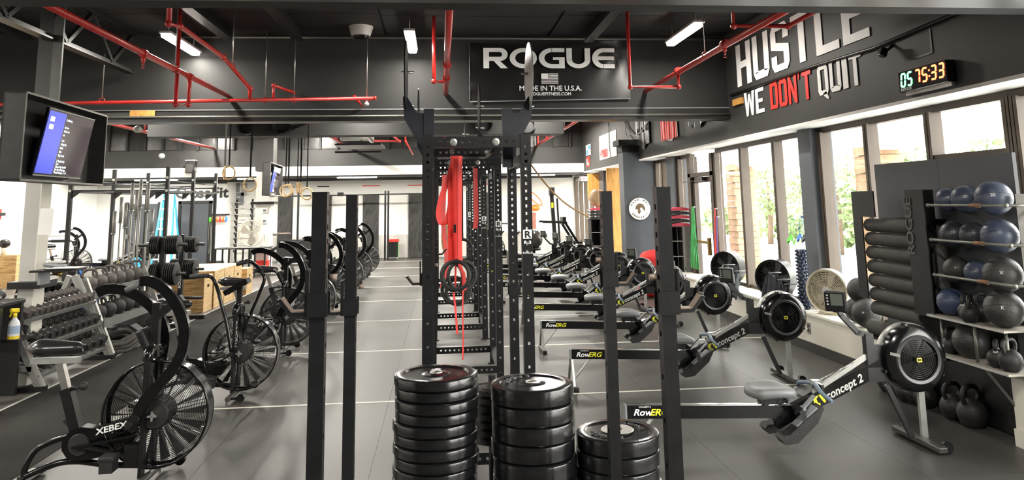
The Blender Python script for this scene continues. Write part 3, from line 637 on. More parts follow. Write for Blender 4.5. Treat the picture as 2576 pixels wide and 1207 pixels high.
o = (0.07, 4.6, 3.4); t = pipe('thick red pipe above the power racks with a side riser', [([o, (0.07, 10.74, 3.38)], .034), ([(0.07, 9.6, 3.38), (-0.09, 9.6, 3.38), (-0.09, 9.6, 4.25)], .026)], [((0.07, 8.4, 3.38), (0, 1, 0), .036), ((0.07, 9.3, 3.38), (0, 1, 0), .036)])
o = (3.06, 4.6, 3.46); t = pipe('thick red pipe at right rising in view toward the slogan wall', [([o, (3.06, 10.74, 3.42)], .034), ([(3.06, 9.2, 3.45), (3.06, 9.2, 3.24), (2.42, 9.2, 3.24), (2.42, 9.2, 4.25)], .024)], [((3.06, 9.2, 3.45), (0, 1, 0), .034), ((3.06, 7.6, 3.46), (0, 1, 0), .034)])
head(t, 3.06, 7.6, 3.44, o); hang(t, 3.06, 8.2, 3.46, o)
a = atY(1846, 65, 7.6); o = (a.x, 7.6, 4.25); t = pipe('red pipe loop at upper right in front of the word HUSTLE', [([o, (a.x, 7.6, a.z), (a.x + .62, 7.6, a.z), (a.x + .62, 5.0, a.z + .05)], .026)])
# pipes beyond the header
def fpipe(lab, x, z, y0, y1, drops):
    o = (x, y0, z); t = pipe(lab, [([o, (x, y1, z)], .035)] + [([(x, y, z), (x, y, 4.27)], .026) for y in drops]); hang(t, x, (y0 + y1) / 2, z, o); return t
fpipe('red pipe with two risers beyond the header, at far left', -6.6, 3.5, 12.0, 22.3, [17.2, 19.4])
fpipe('red pipe sloping in view beyond the header, left of the air unit', -2.75, 3.5, 13.0, 22.3, [17.6, 19.8])
fpipe('red pipe beyond the header at right, above the treadmill', 2.9, 3.5, 12.0, 22.3, [18.0, 20.2, 22.0])
a = atY(1005, 355, 20.5); pipe('short red pipe with elbow right of the air unit', [([(a.x - .2, 16.3, 4.25), (a.x - .2, 16.3, a.z), a, (a.x - 0.9, 20.5, a.z + .02)], .03)])
a = atY(1022, 355, 20.5); pipe('short bent red pipe left of the power rack tops', [([(a.x - .05, 20.5, 4.2), (a.x - .02, 20.5, a.z), (a.x + .15, 21.5, a.z - .3)], .026)])
a = atY(1118, 345, 18); pipe('vertical red pipe behind the power rack top', [([(a.x, 18, 4.25), (a.x, 18, 3.0)], .035)])
# ================================================================ HVAC, ducts, misc ceiling
hv = thing('air_unit', 'boxy grey air handling unit hung beyond the header wall', 'air conditioner', (-3.15, 17.5, 3.35))
a, b = atY(855, 355, 17.5), atY(928, 312, 17.5); w0, z0 = b.x - a.x, a.z - 3.35
ob('cabinet', M().b2((a.x + 3.15, 0, z0), (b.x + 3.15, 1.4, z0 + .62)), silver, hv); ob('front_frame', M().b2((a.x + 3.15, -.03, z0), (b.x + 3.15, 0, z0 + .03)).b2((a.x + 3.15, -.03, z0), (a.x + 3.18, 0, z0 + .62)).b2((b.x + 2.97, -.03, z0), (b.x + 3.0, 0, z0 + .62)), cream, hv)
ob('drip_tray', M().b2((a.x + 3.05, -.1, z0 - .1), (b.x + 3.45, 1.2, z0 - .06)).b2((a.x + 3.05, -.1, z0 - .28), (b.x + 3.45, -.06, z0 - .24)), blk, hv)
for x in (a.x + 3.2, b.x + 3.1): ob('hanger_rod', M().cyl((x, .3, z0 + .6), (x, .3, 4.25 - 3.35), .01, 6), steel, hv)
dc = thing('air_duct', 'square black air duct crossing beyond the header with round outlets', 'duct', (0, 15.5, 3.25))
ob('duct_body', M().b2((-5.9, 0, -.02), (2.6, .5, .38)), wallb, dc)
for px in (620, 710, 1218, 1325):
    x = atY(px, 375, 15.5).x
    ob('round_outlet', M().lathe([(0.16, -.02), (0.19, -.02), (0.19, -.14), (0.16, -.14), (0.16, -.02)], (x, 0, .18), (0, 1, 0), 24).lathe([(0, -.03), (.16, -.03)], (x, 0, .18), (0, 1, 0), 24), blk, dc)
for i, (px, py, Y, lab) in enumerate(((908, 78, 10.2, 'round grey and black sensor dome in front of the header top'), (407, 392, 22.0, 'white round speaker on the far upper wall'), (922, 262, 10.3, 'small white spot lamp below the long red pipe'), (347, 325, 13.5, 'small white camera on the far left red pipe'))):
    p = atY(px, py, Y); q = thing(['sensor_dome', 'wall_speaker', 'spot_lamp', 'pipe_camera'][i], lab, ['sensor', 'speaker', 'lamp', 'camera'][i], p)
    if i == 0: ob('shell', M().lathe([(0, -.09), (.13, -.07), (.17, .06), (.0, .06)], (0, 0, 0), (0, 0, 1), 20), lgray, q); ob('lens', M().lathe([(0, -.12), (.1, -.1), (.12, -.06)], (0, 0, 0), (0, 0, 1), 20), blkg, q)
    else:
        r = [0, .085, .035, .07][i]; ob('shell', M().ball((0, 0, 0), r, (1, 1.1, .9)), lgray, q); ob('bracket', M().cyl((0, 0, 0), (0, .12 if i == 1 else .02, .05 if i != 1 else 0), r * .3, 8), gray, q)
sp_ = thing('loudspeaker', 'black loudspeaker hung below the far black band', 'speaker', atY(481, 420, 22.2)); ob('cabinet', M().box((0, 0, 0), (.26, .25, .36), None, .02), blk, sp_); ob('top_bracket', M().box((0, -.02, .19), (.28, .2, .02)), lgray, sp_); ob('wall_arm', M().b2((-.03, .05, .15), (.03, .19, .19)), blk, sp_); ob('grille', M().box((0, -.135, -.04), (.2, .01, .24)), gray if False else rubm, sp_)
# ================================================================ POWER RACKS
def upright(h, holes='y', wdt=0.072, low=0.15, hi0=1.45, sec=0.0508):
    m = M(); r = 0.0095; a = wdt / 2
    zs = []; z = 0.12
    while z < hi0: zs.append(z); z += low
    z = hi0 + .02
    while z < h - 0.05: zs.append(z); z += sec
    if holes == 'y':
        m.b2((-a, -a, 0), (-r, a, h)).b2((r, -a, 0), (a, a, h)); z = 0
        for q in zs + [h + r]: m.b2((-r, -a, z), (r, a, q - r)); z = q + r
    else:
        m.b2((-a, -a, 0), (a, -r, h)).b2((-a, r, 0), (a, a, h)); z = 0
        for q in zs + [h + r]: m.b2((-a, -r, z), (a, r, q - r)); z = q + r
    return m
def xmember(x0, x1, z, hh=0.072, dp=0.06, n_=11):
    m = M(); r = 0.009; m.b2((x0, -dp / 2, z - hh / 2), (x1, dp / 2, z - r)).b2((x0, -dp / 2, z + r), (x1, dp / 2, z + hh / 2)); x = x0; s_ = (x1 - x0) / (n_ + 1)
    for i in range(1, n_ + 2):
        q = x0 + i * s_ if i <= n_ else x1 + r; m.b2((x, -dp / 2, z - r), (q - r, dp / 2, z + r)); x = q + r
    return m
um = upright(2.27).mesh('upright', blks)
RX0, RX1 = -0.092, 0.583
ymem = M().b2((-.03, 0, -.035), (.03, 1, .035)).mesh('side_rail', blks)
bolt = M().lathe([(0, -.018), (.014, -.018), (.014, -.008), (.026, -.006), (.026, 0)], (0, 0, 0), (0, 1, 0), 14).mesh('bolt', steel)
sbolt = M().lathe([(0, -.014), (.012, -.014), (.012, -.004), (.018, -.002), (.018, 0)], (0, 0, 0), (0, 1, 0), 10).mesh('bolt', steel)
def rack(y0, y1, lab):
    t = thing('power_rack', lab, 'rack', (0, y0, 0), 0, 'power racks in a row down the aisle'); d = y1 - y0
    for x in (RX0, RX1):
        for y in (0, d): ob('upright', um, None, t, loc=(x, y, 0))
        ob('foot_plate', M().b2((x - .06, -.06, 0), (x + .06, .06, .012)).b2((x - .06, d - .06, 0), (x + .06, d + .06, .012)), blks, t)
        for z in (2.1, .16): o = ob('side_rail', ymem, None, t, loc=(x, 0, z)); o.scale = (1, d, 1)
    for y in (0, d):
        ob('crossmember', xmember(RX0 + .036, RX1 - .036, 2.215), blks, t, loc=(0, y, 0)); ob('base_crossmember', xmember(RX0 + .036, RX1 - .036, .16), blks, t, loc=(0, y, 0))
    for x in (.085, .376):
        ob('pull_up_bar', M().cyl((x, .03, 2.215 if x < .2 else 2.18), (x, d - .03, 2.215 if x < .2 else 2.18), .017, 10), blks, t)
        ob('bolt', bolt, None, t, loc=(x, -.03, 2.215)); ob('bolt', sbolt, None, t, loc=(x + .0, d - .03, 2.215))
    s_ = thing('x', 'x', 'x'); bpy.data.objects.remove(s_)
    q = ob('label_plate', M().b2((RX1 - .03, -.0405, 1.555), (RX1 + .03, -.037, 1.615)), wht, t)
    text('R', .062, blk, 'lettering', q, (RX1, -.042, 1.563), (1, 0, 0), (0, 0, 1), 1.15, 0, .001, .03, 'CENTER')
    text('R-3', .03, wht, 'lettering', t, (RX1, -.0385, 1.52), (1, 0, 0), (0, 0, 1), 1.2, 0, .002, .03, 'CENTER')
    text('ROGUE', .017, wht, 'lettering', t, (RX1, -.0385, 1.455), (1, 0, 0), (0, 0, 1), 1.2, 0, .002, .0, 'CENTER')
    return t
RY0 = [(5.12, 6.15), (7.7, 8.75), (10.3, 11.35), (12.9, 13.95), (15.5, 16.5)]
for k, (a, b) in enumerate(RY0): rack(a, b, ['nearest black power rack with red bands and rings hanging inside', 'second black power rack from the front in the aisle row', 'third black power rack from the front in the aisle row', 'fourth black power rack from the front in the aisle row', 'farthest black power rack at the back of the aisle row'][k])
# wall-ball targets on extension posts
def target(x, y, side, zc, R_, lab):
    t = thing('target_disc', lab, 'target', (x, y, 0), 0, 'round throwing targets on the racks')
    ob('post', M().b2((-.036, -.036, 2.05), (.036, .036, 2.47)), navy, t)
    ob('bracket', M().prism([(0, 2.2), (side * .05, 2.24), (side * .14, 2.4), (side * .15, 2.56), (side * .12, 2.56), (side * .05, 2.44), (0, 2.44)], (side * .036, -.01, 0), (1, 0, 0), (0, 0, 1), .012), navy, t)
    ob('disc', M().lathe([(0, -.006), (R_, -.004), (R_, .004), (0, .006)], (side * .165, 0, zc), (1, 0, 0), 36), blks if side < 0 else silver, t)
    for z in (zc - .22, zc + .02): ob('bolt', M().cyl((side * .11, 0, z), (side * .2, 0, z), .008, 8), steel, t)
target(-0.085, 5.3, -1, 2.72, .25, 'black round target edge-on above left side of nearest rack')
target(0.475, 5.3, 1, 2.71, .25, 'steel round target edge-on above right side of nearest rack, before banner')
target(-0.075, 7.95, -1, 2.78, .25, 'round target above left side of second rack')
target(0.575, 7.95, -1, 2.82, .25, 'round target above right side of second rack')
target(0.5, 10.5, -1, 2.75, .2, 'round target above third rack')
def hook(loc, side, lab, hw=.036):
    t = thing('j_cup', lab, 'rack hook', loc, 0, 'J hooks on the racks and stands'); s_ = side; e = hw + .004
    sl = M().b2((-e - .005, -e - .005, -.04), (e + .005, -e, .04)).b2((-e - .005, e, -.04), (e + .005, e + .005, .04)).b2((s_ * e, -e, -.04), (s_ * (e + .006), e, .04))
    ob('sleeve', sl, blks, t)
    ob('back_plate', M().b2((s_ * (e + .006), -.028, -.04), (s_ * (e + .014), .028, .12)), blks, t)
    ob('hook_arm', M().strap([(s_ * (e + .01), 0, -.03), (s_ * (e + .06), 0, -.03), (s_ * (e + .085), 0, .0), (s_ * (e + .098), 0, .018), (s_ * (e + .108), 0, .014)], .05, .012, (0, 1, 0)), blks, t)
    ob('hook_liner', M().strap([(s_ * (e + .012), 0, -.021), (s_ * (e + .058), 0, -.021), (s_ * (e + .08), 0, .006), (s_ * (e + .094), 0, .026)], .04, .005, (0, 1, 0)), mat('worn_liner', (.17, .125, .1), .45), t)
    ob('pin', M().cyl((-s_ * (e + .006), 0, .09), (-s_ * (e + .03), 0, .09), .012, 8), mat('worn_liner', (.17, .125, .1), .45), t)
hook((RX0, 5.14, 1.3), -1, 'J hook on the left post of the nearest power rack'); hook((RX1, 6.13, 1.1), 1, 'J hook on the right rear post of the nearest power rack')
hook((RX0, 7.72, 1.32), 1, 'J hook inside the second power rack'); hook((RX1, 8.75, 1.45), 1, 'J hook on the right rear post of the second rack')
# ---------------------------------------------------------------- squat stands in front
us = upright(1.842, 'x', .052).mesh('upright', blks)
def stand(x, lab, s_):
    t = thing('squat_stand', lab, 'squat stand', (x, 2.72, 0), 0, 'pair of squat stands')
    for y in (0, .95):
        o = ob('upright', us, None, t, loc=(0, y, 0))
        ob('top_cap', M().b2((-.027, y - .027, 1.842), (.027, y + .027, 1.848)), blks, t)
    ob('base_rail', M().b2((-.03, -.03, 0), (.03, 1.0, .05)), blks, t)
    for y in (0, .95): ob('foot', M().b2((-.35, y - .03, 0), (.35, y + .03, .05)), blks, t)
stand(-.428, 'tall black squat stand at left front with worn hooks', -1); stand(.818, 'tall black squat stand at right front beside the short plate stack', 1)
a = atY(745, 770, 2.72); hook((-.428, 2.72, atY(790, 765, 2.72).z), -1, 'worn J hook on the near post of the left squat stand', .026)
hook((-.428, 3.67, atY(877, 770, 3.67).z), -1, 'worn J hook on the far post of the left squat stand', .026)
hook((.818, 2.72, atY(1670, 760, 2.72).z), 1, 'worn J hook on the near post of the right squat stand', .026)
hook((.818, 3.67, atY(1530, 700, 3.67).z), 1, 'worn J hook on the far post of the right squat stand', .026)
# ---------------------------------------------------------------- red bands and rings in the nearest rack
bx, by, bt = .1, 5.62, 2.19
def band(pts, lab, w_=.045, th=.005, mt=None, side=(1, .3, 0), nm='resistance_band', grp='red resistance bands in the nearest rack'):
    return ob(nm, M().strap(smooth_path(pts, 5), w_, th, side), mt or redf, None, lab, 'resistance band', grp)
def pb(px, py, Y=5.6): return atY(px, py, Y)
band([pb(1143, 395), pb(1132, 440), pb(1113, 490), pb(1104, 535), pb(1110, 562), pb(1122, 560), pb(1131, 530), pb(1140, 470), pb(1147, 395)], 'red band looping out farthest left from the bar')
band([pb(1146, 392), pb(1138, 460), pb(1137, 560), pb(1138, 665)], 'widest red band hanging straight, left side of the bundle', .065)
band([pb(1142, 392), pb(1146, 460), pb(1149, 600), pb(1150, 650)], 'red band in the middle of the bundle', .055, .01)
band([pb(1152, 392, 5.55), pb(1154, 480, 5.55), pb(1156, 600, 5.55), pb(1158, 668, 5.55)], 'narrow red band just right of the bundle middle', .035, .008)
band([pb(1158, 392, 5.5), pb(1157, 520, 5.5), pb(1157, 660, 5.5), pb(1166, 690, 5.5), pb(1168, 730, 5.5)], 'red band passing through the front black ring', .03, .006)
band([pb(1147, 640, 5.65), pb(1145, 720, 5.65), pb(1142, 740, 5.65), pb(1147, 790, 5.65), pb(1150, 840, 5.65)], 'thin red band tail hanging below the black rings', .014, .004)
band([pb(1165, 700, 5.45), pb(1164, 780, 5.45), pb(1165, 850, 5.45), pb(1164, 905, 5.45)], 'thinnest red cord hanging lowest to the crossmember', .01, .003)
band([pb(1196, 420, 7.9), pb(1197, 500, 7.9), pb(1198, 545, 7.9), pb(1195, 575, 7.9)], 'red band hanging alone in the second power rack', .05, .006, grp='red bands')
band([pb(1118, 440, 7.9), pb(1115, 540, 7.9), pb(1118, 600, 7.9), pb(1124, 660, 7.9), pb(1112, 725, 7.9)], 'red band hanging on the left in the second power rack', .05, .006, grp='red bands')
tg = ob('band_tag', M().box(pb(1144, 575, 5.53), (.018, .006, .06)), blk, None, 'small black tag on the red band bundle', 'tag')
for i, (px, py, Y, R_, ax, lab) in enumerate(((1147, 693, 5.45, .1, (.35, 1, 0), 'front black gym ring caught in the red bands'), (1162, 693, 5.6, .105, (-.25, 1, 0), 'black gym ring behind, right of the front ring'), (1137, 695, 5.65, .1, (.8, 1, 0), 'black gym ring turned edge-on at the left'), (1143, 730, 5.7, .095, (.3, 1, .1), 'lowest black gym ring of the bundle'), (1153, 733, 5.75, .095, (-.3, 1, 0), 'low black gym ring behind the lowest one'))):
    ob('gym_ring', M().ring(pb(px, py, Y), R_, .014, ax, 32, 8), rubm, None, lab, 'gym ring', 'black gym rings in the nearest rack')
gq = atY(1163, 628, 8.2); ob('gym_ring', M().ring(gq, .11, .016, (.3, 1, 0), 28, 8).strap([(gq.x, gq.y, gq.z + .11), (gq.x, gq.y, 2.18)], .025, .004, (1, 0, 0)), rubm, None, 'black gym ring hanging farther back between racks', 'gym ring')
ob('wood_plate', M().lathe([(.02, 0), (.2, 0), (.2, .03), (.02, .03)], atY(1124, 600, 8.4), (.9, .3, 0), 28), plyl, None, 'pale wooden disc hanging in the second rack', 'disc')
# ---------------------------------------------------------------- bumper plate stacks
def plate(R_=.225, h=.062, disc=.05, hubm=True):
    t = thing('bumper_plate', 'x', 'weight plate')
    ob('rubber', M().lathe([(.075, h / 2 - .006), (.17, h / 2 - .008), (.178, h / 2), (R_ - .009, h / 2), (R_ - .002, h / 2 - .004), (R_, h / 2 - .01), (R_, -h / 2 + .008), (R_ - .008, -h / 2), (.178, -h / 2), (.17, -h / 2 + .008), (.075, -h / 2 + .006)], (0, 0, 0), (0, 0, 1), 56), mat('bumper_rubber', (.007, .007, .0075), .2, 0, .3, 10, .06, 60), t)
    ob('hub', M().lathe([(.026, h / 2 + .001), (.03, h / 2 + .002), (disc, h / 2 + .002), (.076, h / 2 - .005), (.076, -h / 2 + .005), (.026, -h / 2)], (0, 0, 0), (0, 0, 1), 36), mat('hub_black', (.01, .01, .0105), .2, .2), t)
    ob('bore', M().lathe([(.026, h / 2 + .001), (.026, -h / 2), (.0, -h / 2)], (0, 0, 0), (0, 0, 1), 24).ring((0, 0, h / 2 + .002), .03, .005, (0, 0, 1), 28), steel, t)
    return t
rnd = random.Random(5)
def stack(x, y, top, h, n_, name, grp, R_=.225):
    proto = plate(R_, h * .96); z = top - h / 2
    words = ['top', 'second', 'third', 'fourth', 'fifth', 'sixth', 'seventh', 'eighth', 'ninth', 'tenth', 'eleventh', 'twelfth', 'thirteenth', 'fourteenth', 'fifteenth', 'sixteenth']
    for i in range(n_):
        dx, dy = (rnd.uniform(-.008, .008), rnd.uniform(-.01, .01)); lab = 'black bumper plate, %s from the top of the %s' % (words[i], name) if i else 'top black bumper plate of the %s' % name
        if i == 0: proto.location = (x, y, z); proto['label'] = lab; proto['group'] = grp; proto.rotation_euler[2] = 2.0
        else: dup(proto, (x + dx, y + dy, z), rnd.uniform(0, 6), lab, grp)
        z -= h
    return proto
s1p = stack(-.03, 4.2, .9, .0565, 16, 'tall left stack', 'bumper plates in the tall left stack')
s2p = stack(.49, 4.2, .832, .0915, 9, 'middle stack', 'bumper plates in the middle stack')
s3p = stack(.955, 4.2, .562, .083, 6, 'short right stack', 'bumper plates in the short right stack')
ob('centre_disc', M().lathe([(.03, .0475), (.085, .0475), (.09, .044)], (0, 0, 0), (0, 0, 1), 40), mat('brushed_grey', (.45, .44, .42), .35, .5), s3p, label='pale grey metal centre')
for k in range(2):
    for i, ch in enumerate('ROGUE'):
        a = math.radians(150 - i * 20 + 180 * k); text(ch, .042, mat('raised_letters', (.05, .05, .052), .3), 'letter', s3p, (math.cos(a) * .12, math.sin(a) * .12, .041), (math.sin(a), -math.cos(a), 0), (math.cos(a), math.sin(a), 0), 1.2, 0, .008, .01, 'CENTER')
for i, ch in enumerate('ROGUE'):
    a = math.radians(60 - i * 20); text(ch, .042, mat('raised_letters', (.05, .05, .052), .3), 'letter', s2p, (math.cos(a) * .12, math.sin(a) * .12, .046), (math.sin(a), -math.cos(a), 0), (math.cos(a), math.sin(a), 0), 1.2, 0, .008, .01, 'CENTER')
# smaller change plates on a post behind, between the stacks
pt = thing('change_plate', 'x', 'weight plate'); ob('disc', M().lathe([(.026, .012), (.06, .014), (.07, .008), (.11, .008), (.118, .014), (.12, -.014), (.026, -.014)], (0, 0, 0), (0, 0, 1), 36), iron, pt)
for i in range(7):
    lab = 'small black change plate number %d down the pile between the two big stacks' % (i + 1); lab = 'small black change plate, %s in the pile between the two tall stacks' % ['topmost', 'second', 'third', 'fourth', 'fifth', 'sixth', 'lowest seen'][i]
    if i == 0: pt.location = (.3, 4.62, .7); pt['label'] = lab; pt['group'] = 'change plates between the stacks'
    else: dup(pt, (.3, 4.62, .7 - .045 * i), 0, lab, 'change plates between the stacks')
ps = ob('storage_post', M().cyl((.3, 4.62, 0), (.3, 4.62, .78), .024, 12).b2((.15, 4.5, 0), (.45, 4.74, .03)), blks, None, 'black storage post holding change plates behind the stacks', 'plate post')
# ================================================================ ROWERS
CT = None
def make_rower():
    t = thing('rowing_machine', 'x', 'rowing machine')
    # rail
    ob('rail', M().bar((.03, 0, .315), (1.26, 0, .268), .052, .088), blkg, t)
    ob('rail_track', M().bar((.03, 0, .363), (1.22, 0, .316), .034, .008), chrome, t)
    ob('rail_end_cap', M().box((.024, 0, .315), (.014, .06, .095)), gray, t)
    d = Vector((.73, 0, .31)).normalized(); p0 = Vector((1.12, 0, .2)); p1 = Vector((1.96, 0, .557))
    ob('front_beam', M().bar(p0, p1, .056, .1), blkg, t)
    ob('chain_cover', M().bar(p0 + Vector((.3, 0, .19)), p1 + Vector((-.06, 0, .09)), .03, .03), silver, t)
    u = Vector((.755, 0, .321)).normalized(); v = Vector((-u.z, 0, u.x))
    c = p0 + u * .33 - v * .03
    text('concept 2', .08, whg, 'lettering', t, (c.x + u.x * .09, -.0295, c.z + u.z * .09), u, v, .98, .25, .002, .022)
    ob('yellow_mark', M().prism([(.0, .0), (.0, .055), (.02, .068), (.05, .06), (.035, .05), (.025, .045), (.025, .015), (.04, .008), (.035, -.004), (.012, -.004)], (c.x - .005, -.0285, c.z - .003), u, v, .002).prism([(.045, .06), (.06, .06), (.078, .01), (.078, -.004), (.062, -.004)], (c.x, -.0285, c.z), u, v, .002), yel, t)
    text('Row', .062, wht, 'lettering', t, (.075, -.027, .292), (1, 0, -.038), (0, 0, 1), 1.15, .25, .002, .02)
    text('ERG', .062, yel, 'lettering', t, (.195, -.027, .288), (1, 0, -.038), (0, 0, 1), 1.15, .25, .002, .025)
    text('CONCEPT 2', .014, wht, 'lettering', t, (.115, -.027, .342), (1, 0, -.038), (0, 0, 1), 1.15, .25, .002, .0)
    # rear leg
    for y in (-.05, .05): ob('leg', M().bar((.03, y, .27), (.03, y * 3.2, .04), .02, .02), steel, t)
    ob('leg_brace', M().bar((.22, 0, .265), (.045, 0, .06), .03, .014), silver, t)
    ob('rear_foot', M().box((.04, 0, .025), (.05, .42, .045), None, .008), blk, t)
    # front legs
    ob('leg', M().bar((2.0, 0, .42), (2.15, -.02, .05), .035, .03, (0, 1, 0)), blk, t); ob('leg', M().bar((2.26, 0, .38), (2.26, 0, .04), .045, .028), silver, t)
    ob('front_foot', M().box((2.21, 0, .035), (.07, .56, .04), None, .008), mat('worn_foot', (.07, .065, .06), .4, .4), t)
    for y in (-.24, .24): ob('roller', M().cyl((2.265, y - .02, .045), (2.265, y + .02, .045), .036, 16).cyl((2.265, y - .025, .045), (2.265, y + .025, .045), .014, 10), blkg, t)
    # uprights at the head
    ob('head_bracket', M().bar((1.885, 0, .45), (1.885, 0, .79), .06, .055).box((1.96, 0, .62), (.12, .05, .17)).box((1.95, 0, .5), (.2, .06, .1)), blks, t)
    ob('monitor_arm', M().bar((1.89, 0, .78), (1.8, 0, .8), .035, .035).bar((1.82, 0, .79), (1.69, 0, .93), .035, .035).bar((1.69, 0, .93), (1.665, 0, .99), .03, .03), blk, t)
    RM = Matrix.Rotation(.8, 3, 'Z') @ Matrix.Rotation(-.1, 3, 'Y')
    mo = ob('monitor', M().box((1.655, 0, 1.03), (.04, .15, .15), RM, .01).box((1.70, 0.03, .99), (.05, .09, .09), RM), blk, t)
    ob('screen', M().box(Vector((1.655, 0, 1.03)) + RM @ Vector((-.021, -.015, .015)), (.004, .085, .085), RM), mat('lcd_grey', (.12, .14, .12), .25), mo)
    for i in range(4): ob('button', M().box(Vector((1.655, 0, 1.03)) + RM @ Vector((-.021, .05, .045 - i * .022)), (.006, .012, .01), RM), whg, mo)
    # flywheel housing
    fw = (2.205, 0, .61); F = lambda prof, mt, nm, n_=48, par=t: ob(nm, M().lathe(prof, fw, (0, 1, 0), n_), mt, par)
    hs = F([(0, .1), (.2, .1), (.236, .07), (.24, .0), (.24, -.04), (.232, -.075), (.205, -.098), (.165, -.105), (.155, -.1), (.148, -.085), (0, -.085)], blkg, 'flywheel_housing', 56)
    F([(.241, .06), (.247, .05), (.247, .0), (.241, -.01)], silver, 'perforated_band', 56)
    F([(.148, -.108), (.168, -.112), (.178, -.1), (.165, -.098)], mat('grey_bezel', (.05, .05, .052), .3, .2), 'bezel', 56)
    gr = M()
    for k in range(9): gr.ring((fw[0], -.1, fw[2]), .03 + k * .0145, .0024, (0, 1, 0), 40, 4)
    for k in range(8):
        a = k * PI / 4 + .3; gr.bar((fw[0] + math.cos(a) * .02, -.101, fw[2] + math.sin(a) * .02), (fw[0] + math.cos(a) * .15, -.101, fw[2] + math.sin(a) * .15), .004, .004, (0, 1, 0))
    ob('grille', gr, blkg, t, kind='stuff')
    ob('badge', M().lathe([(0, -.106), (.022, -.106), (.022, -.1)], fw, (0, 1, 0), 24), blk, t); text('C2', .04, yel, 'lettering', t, (fw[0], -.108, fw[2] - .014), (1, 0, 0), (0, 0, 1), .9, 0, .002, .03, 'CENTER')
    for a in (100, 140, 200, 250, 330, 20): a = math.radians(a); ob('clip', M().box((fw[0] + math.cos(a) * .238, -.03, fw[2] + math.sin(a) * .238), (.03, .05, .02), Matrix.Rotation(-a, 3, 'Y')), blk, t)
    ob('damper_lever', M().bar((fw[0] - .21, -.09, fw[2] + .05), (fw[0] - .15, -.115, fw[2] + .035), .008, .02), silver, t)
    # seat
    m = M(); NX, NY = 10, 12; vs = []
    for s_ in (1, -1):
        for i in range(NX + 1):
            for j in range(NY + 1):
                a, b = i / NX * 2 - 1, j / NY * 2 - 1; L_ = .15 * (1 - .12 * abs(b) ** 2); x = 1.1 + a * L_ - .02 * (1 - b * b) * (a < 0); y = b * .165 * (1 - .12 * a * a)
                e = max(0, 1 - max(abs(a), abs(b)) ** 8); z = .438 - .014 * math.cos(b * PI) * (1 - a * a) + .018 * a * a * 0 + (.012 * e if s_ > 0 else -.05); vs.append((x, y, z))
    n0 = (NX + 1) * (NY + 1); fs = []
    for i in range(NX):
        for j in range(NY):
            a = i * (NY + 1) + j; q = (a, a + 1, a + NY + 2, a + NY + 1); fs += [q, tuple(n0 + k for k in q[::-1])]
    bd = [i * (NY + 1) for i in range(NX + 1)] + [NX * (NY + 1) + j for j in range(1, NY + 1)] + [i * (NY + 1) + NY for i in range(NX - 1, -1, -1)] + [j for j in range(NY - 1, 0, -1)]
    for i in range(len(bd)): a, b = bd[i], bd[(i + 1) % len(bd)]; fs.append((a, b, n0 + b, n0 + a))
    m.add(vs, fs, True); ob('seat', m, seatg, t)
    ob('seat_carriage', M().box((1.1, 0, .355), (.16, .09, .05)).cyl((1.05, -.05, .34), (1.05, .05, .34), .02, 12).cyl((1.15, -.05, .34), (1.15, .05, .34), .02, 12), blk, t)
    # footrests
    for y in (-.13, .13):
        R3 = Matrix.Rotation(-math.radians(38), 3, 'Y')
        ft = ob('footrest', M().prism([(-.2, 0), (-.2, .05), (-.17, .055), (-.13, .03), (.05, .026), (.18, .016), (.18, 0), (.08, -.045), (-.12, -.05)], Vector((1.27, y + .052, .215)), R3 @ Vector((1, 0, 0)), R3 @ Vector((0, 0, 1)), .105), rubm, t)
        ob('foot_slider', M().box((1.29, y, .265), (.2, .085, .02), R3, .006), gray, ft)
        ob('foot_strap', M().strap([(1.27, y - .06, .25), (1.24, y - .055, .32), (1.22, y, .345), (1.24, y + .055, .32), (1.27, y + .06, .25)], .035, .005, (1, 0, .8)), blk, ft)
        ob('strap_buckle', M().bar((1.26, y, .3), (1.37, y, .40), .04, .012).box((1.27, y, .31), (.05, .06, .025), R3, .005), gray, ft)
    # handle
    hd_ = ob('handle', M().tube(smooth_path([(1.44, -.25, .385), (1.41, -.16, .425), (1.44, 0, .45), (1.41, .16, .425), (1.44, .25, .385)]), .015, 10), bluegray, t)
    ob('handle_clip', M().box((1.46, 0, .46), (.07, .05, .03)), chrome, hd_)
    ob('chain', M().cyl((1.47, 0, .465), (1.93, 0, .655), .005, 6), chrome, t)
    ob('handle_cradle', M().bar((1.47, -.07, .43), (1.47, .07, .43), .02, .05), blk, t)
    return t
RYS = [5.45, 7.5, 9.3, 10.9, 12.4, 13.9, 15.3, 16.7, 18.1]
HUB = [2290, 1965, 1792, 1684, 1613, 1555, 1500, 1459, 1424]
hz = [903, 799, 742, 708, 684, 664, 648, 637, 625]
lb = ['nearest black rowing machine, its rail behind the right squat stand', 'second nearest rowing machine, before the white fan on the sill', 'third nearest rowing machine, left of the dark towels', 'fourth nearest rowing machine, mostly behind the right squat stand', 'fifth rowing machine from the front, before the pier with round sign', 'sixth rowing machine from the front, between the two right stand posts', 'seventh rowing machine from the front, left of the far right post', 'eighth rowing machine from the front', 'farthest rowing machine, before the curved treadmill']
r0 = make_rower()
for k, (y, px, py) in enumerate(zip(RYS, HUB, hz)):
    x = atY(px, py, y).x - 2.205
    if k == 0: r0.location = (x, y, 0); r0['label'] = lb[0]; r0['group'] = 'rowing machines'
    else: dup(r0, (x, y, 0), 0, lb[k], 'rowing machines')
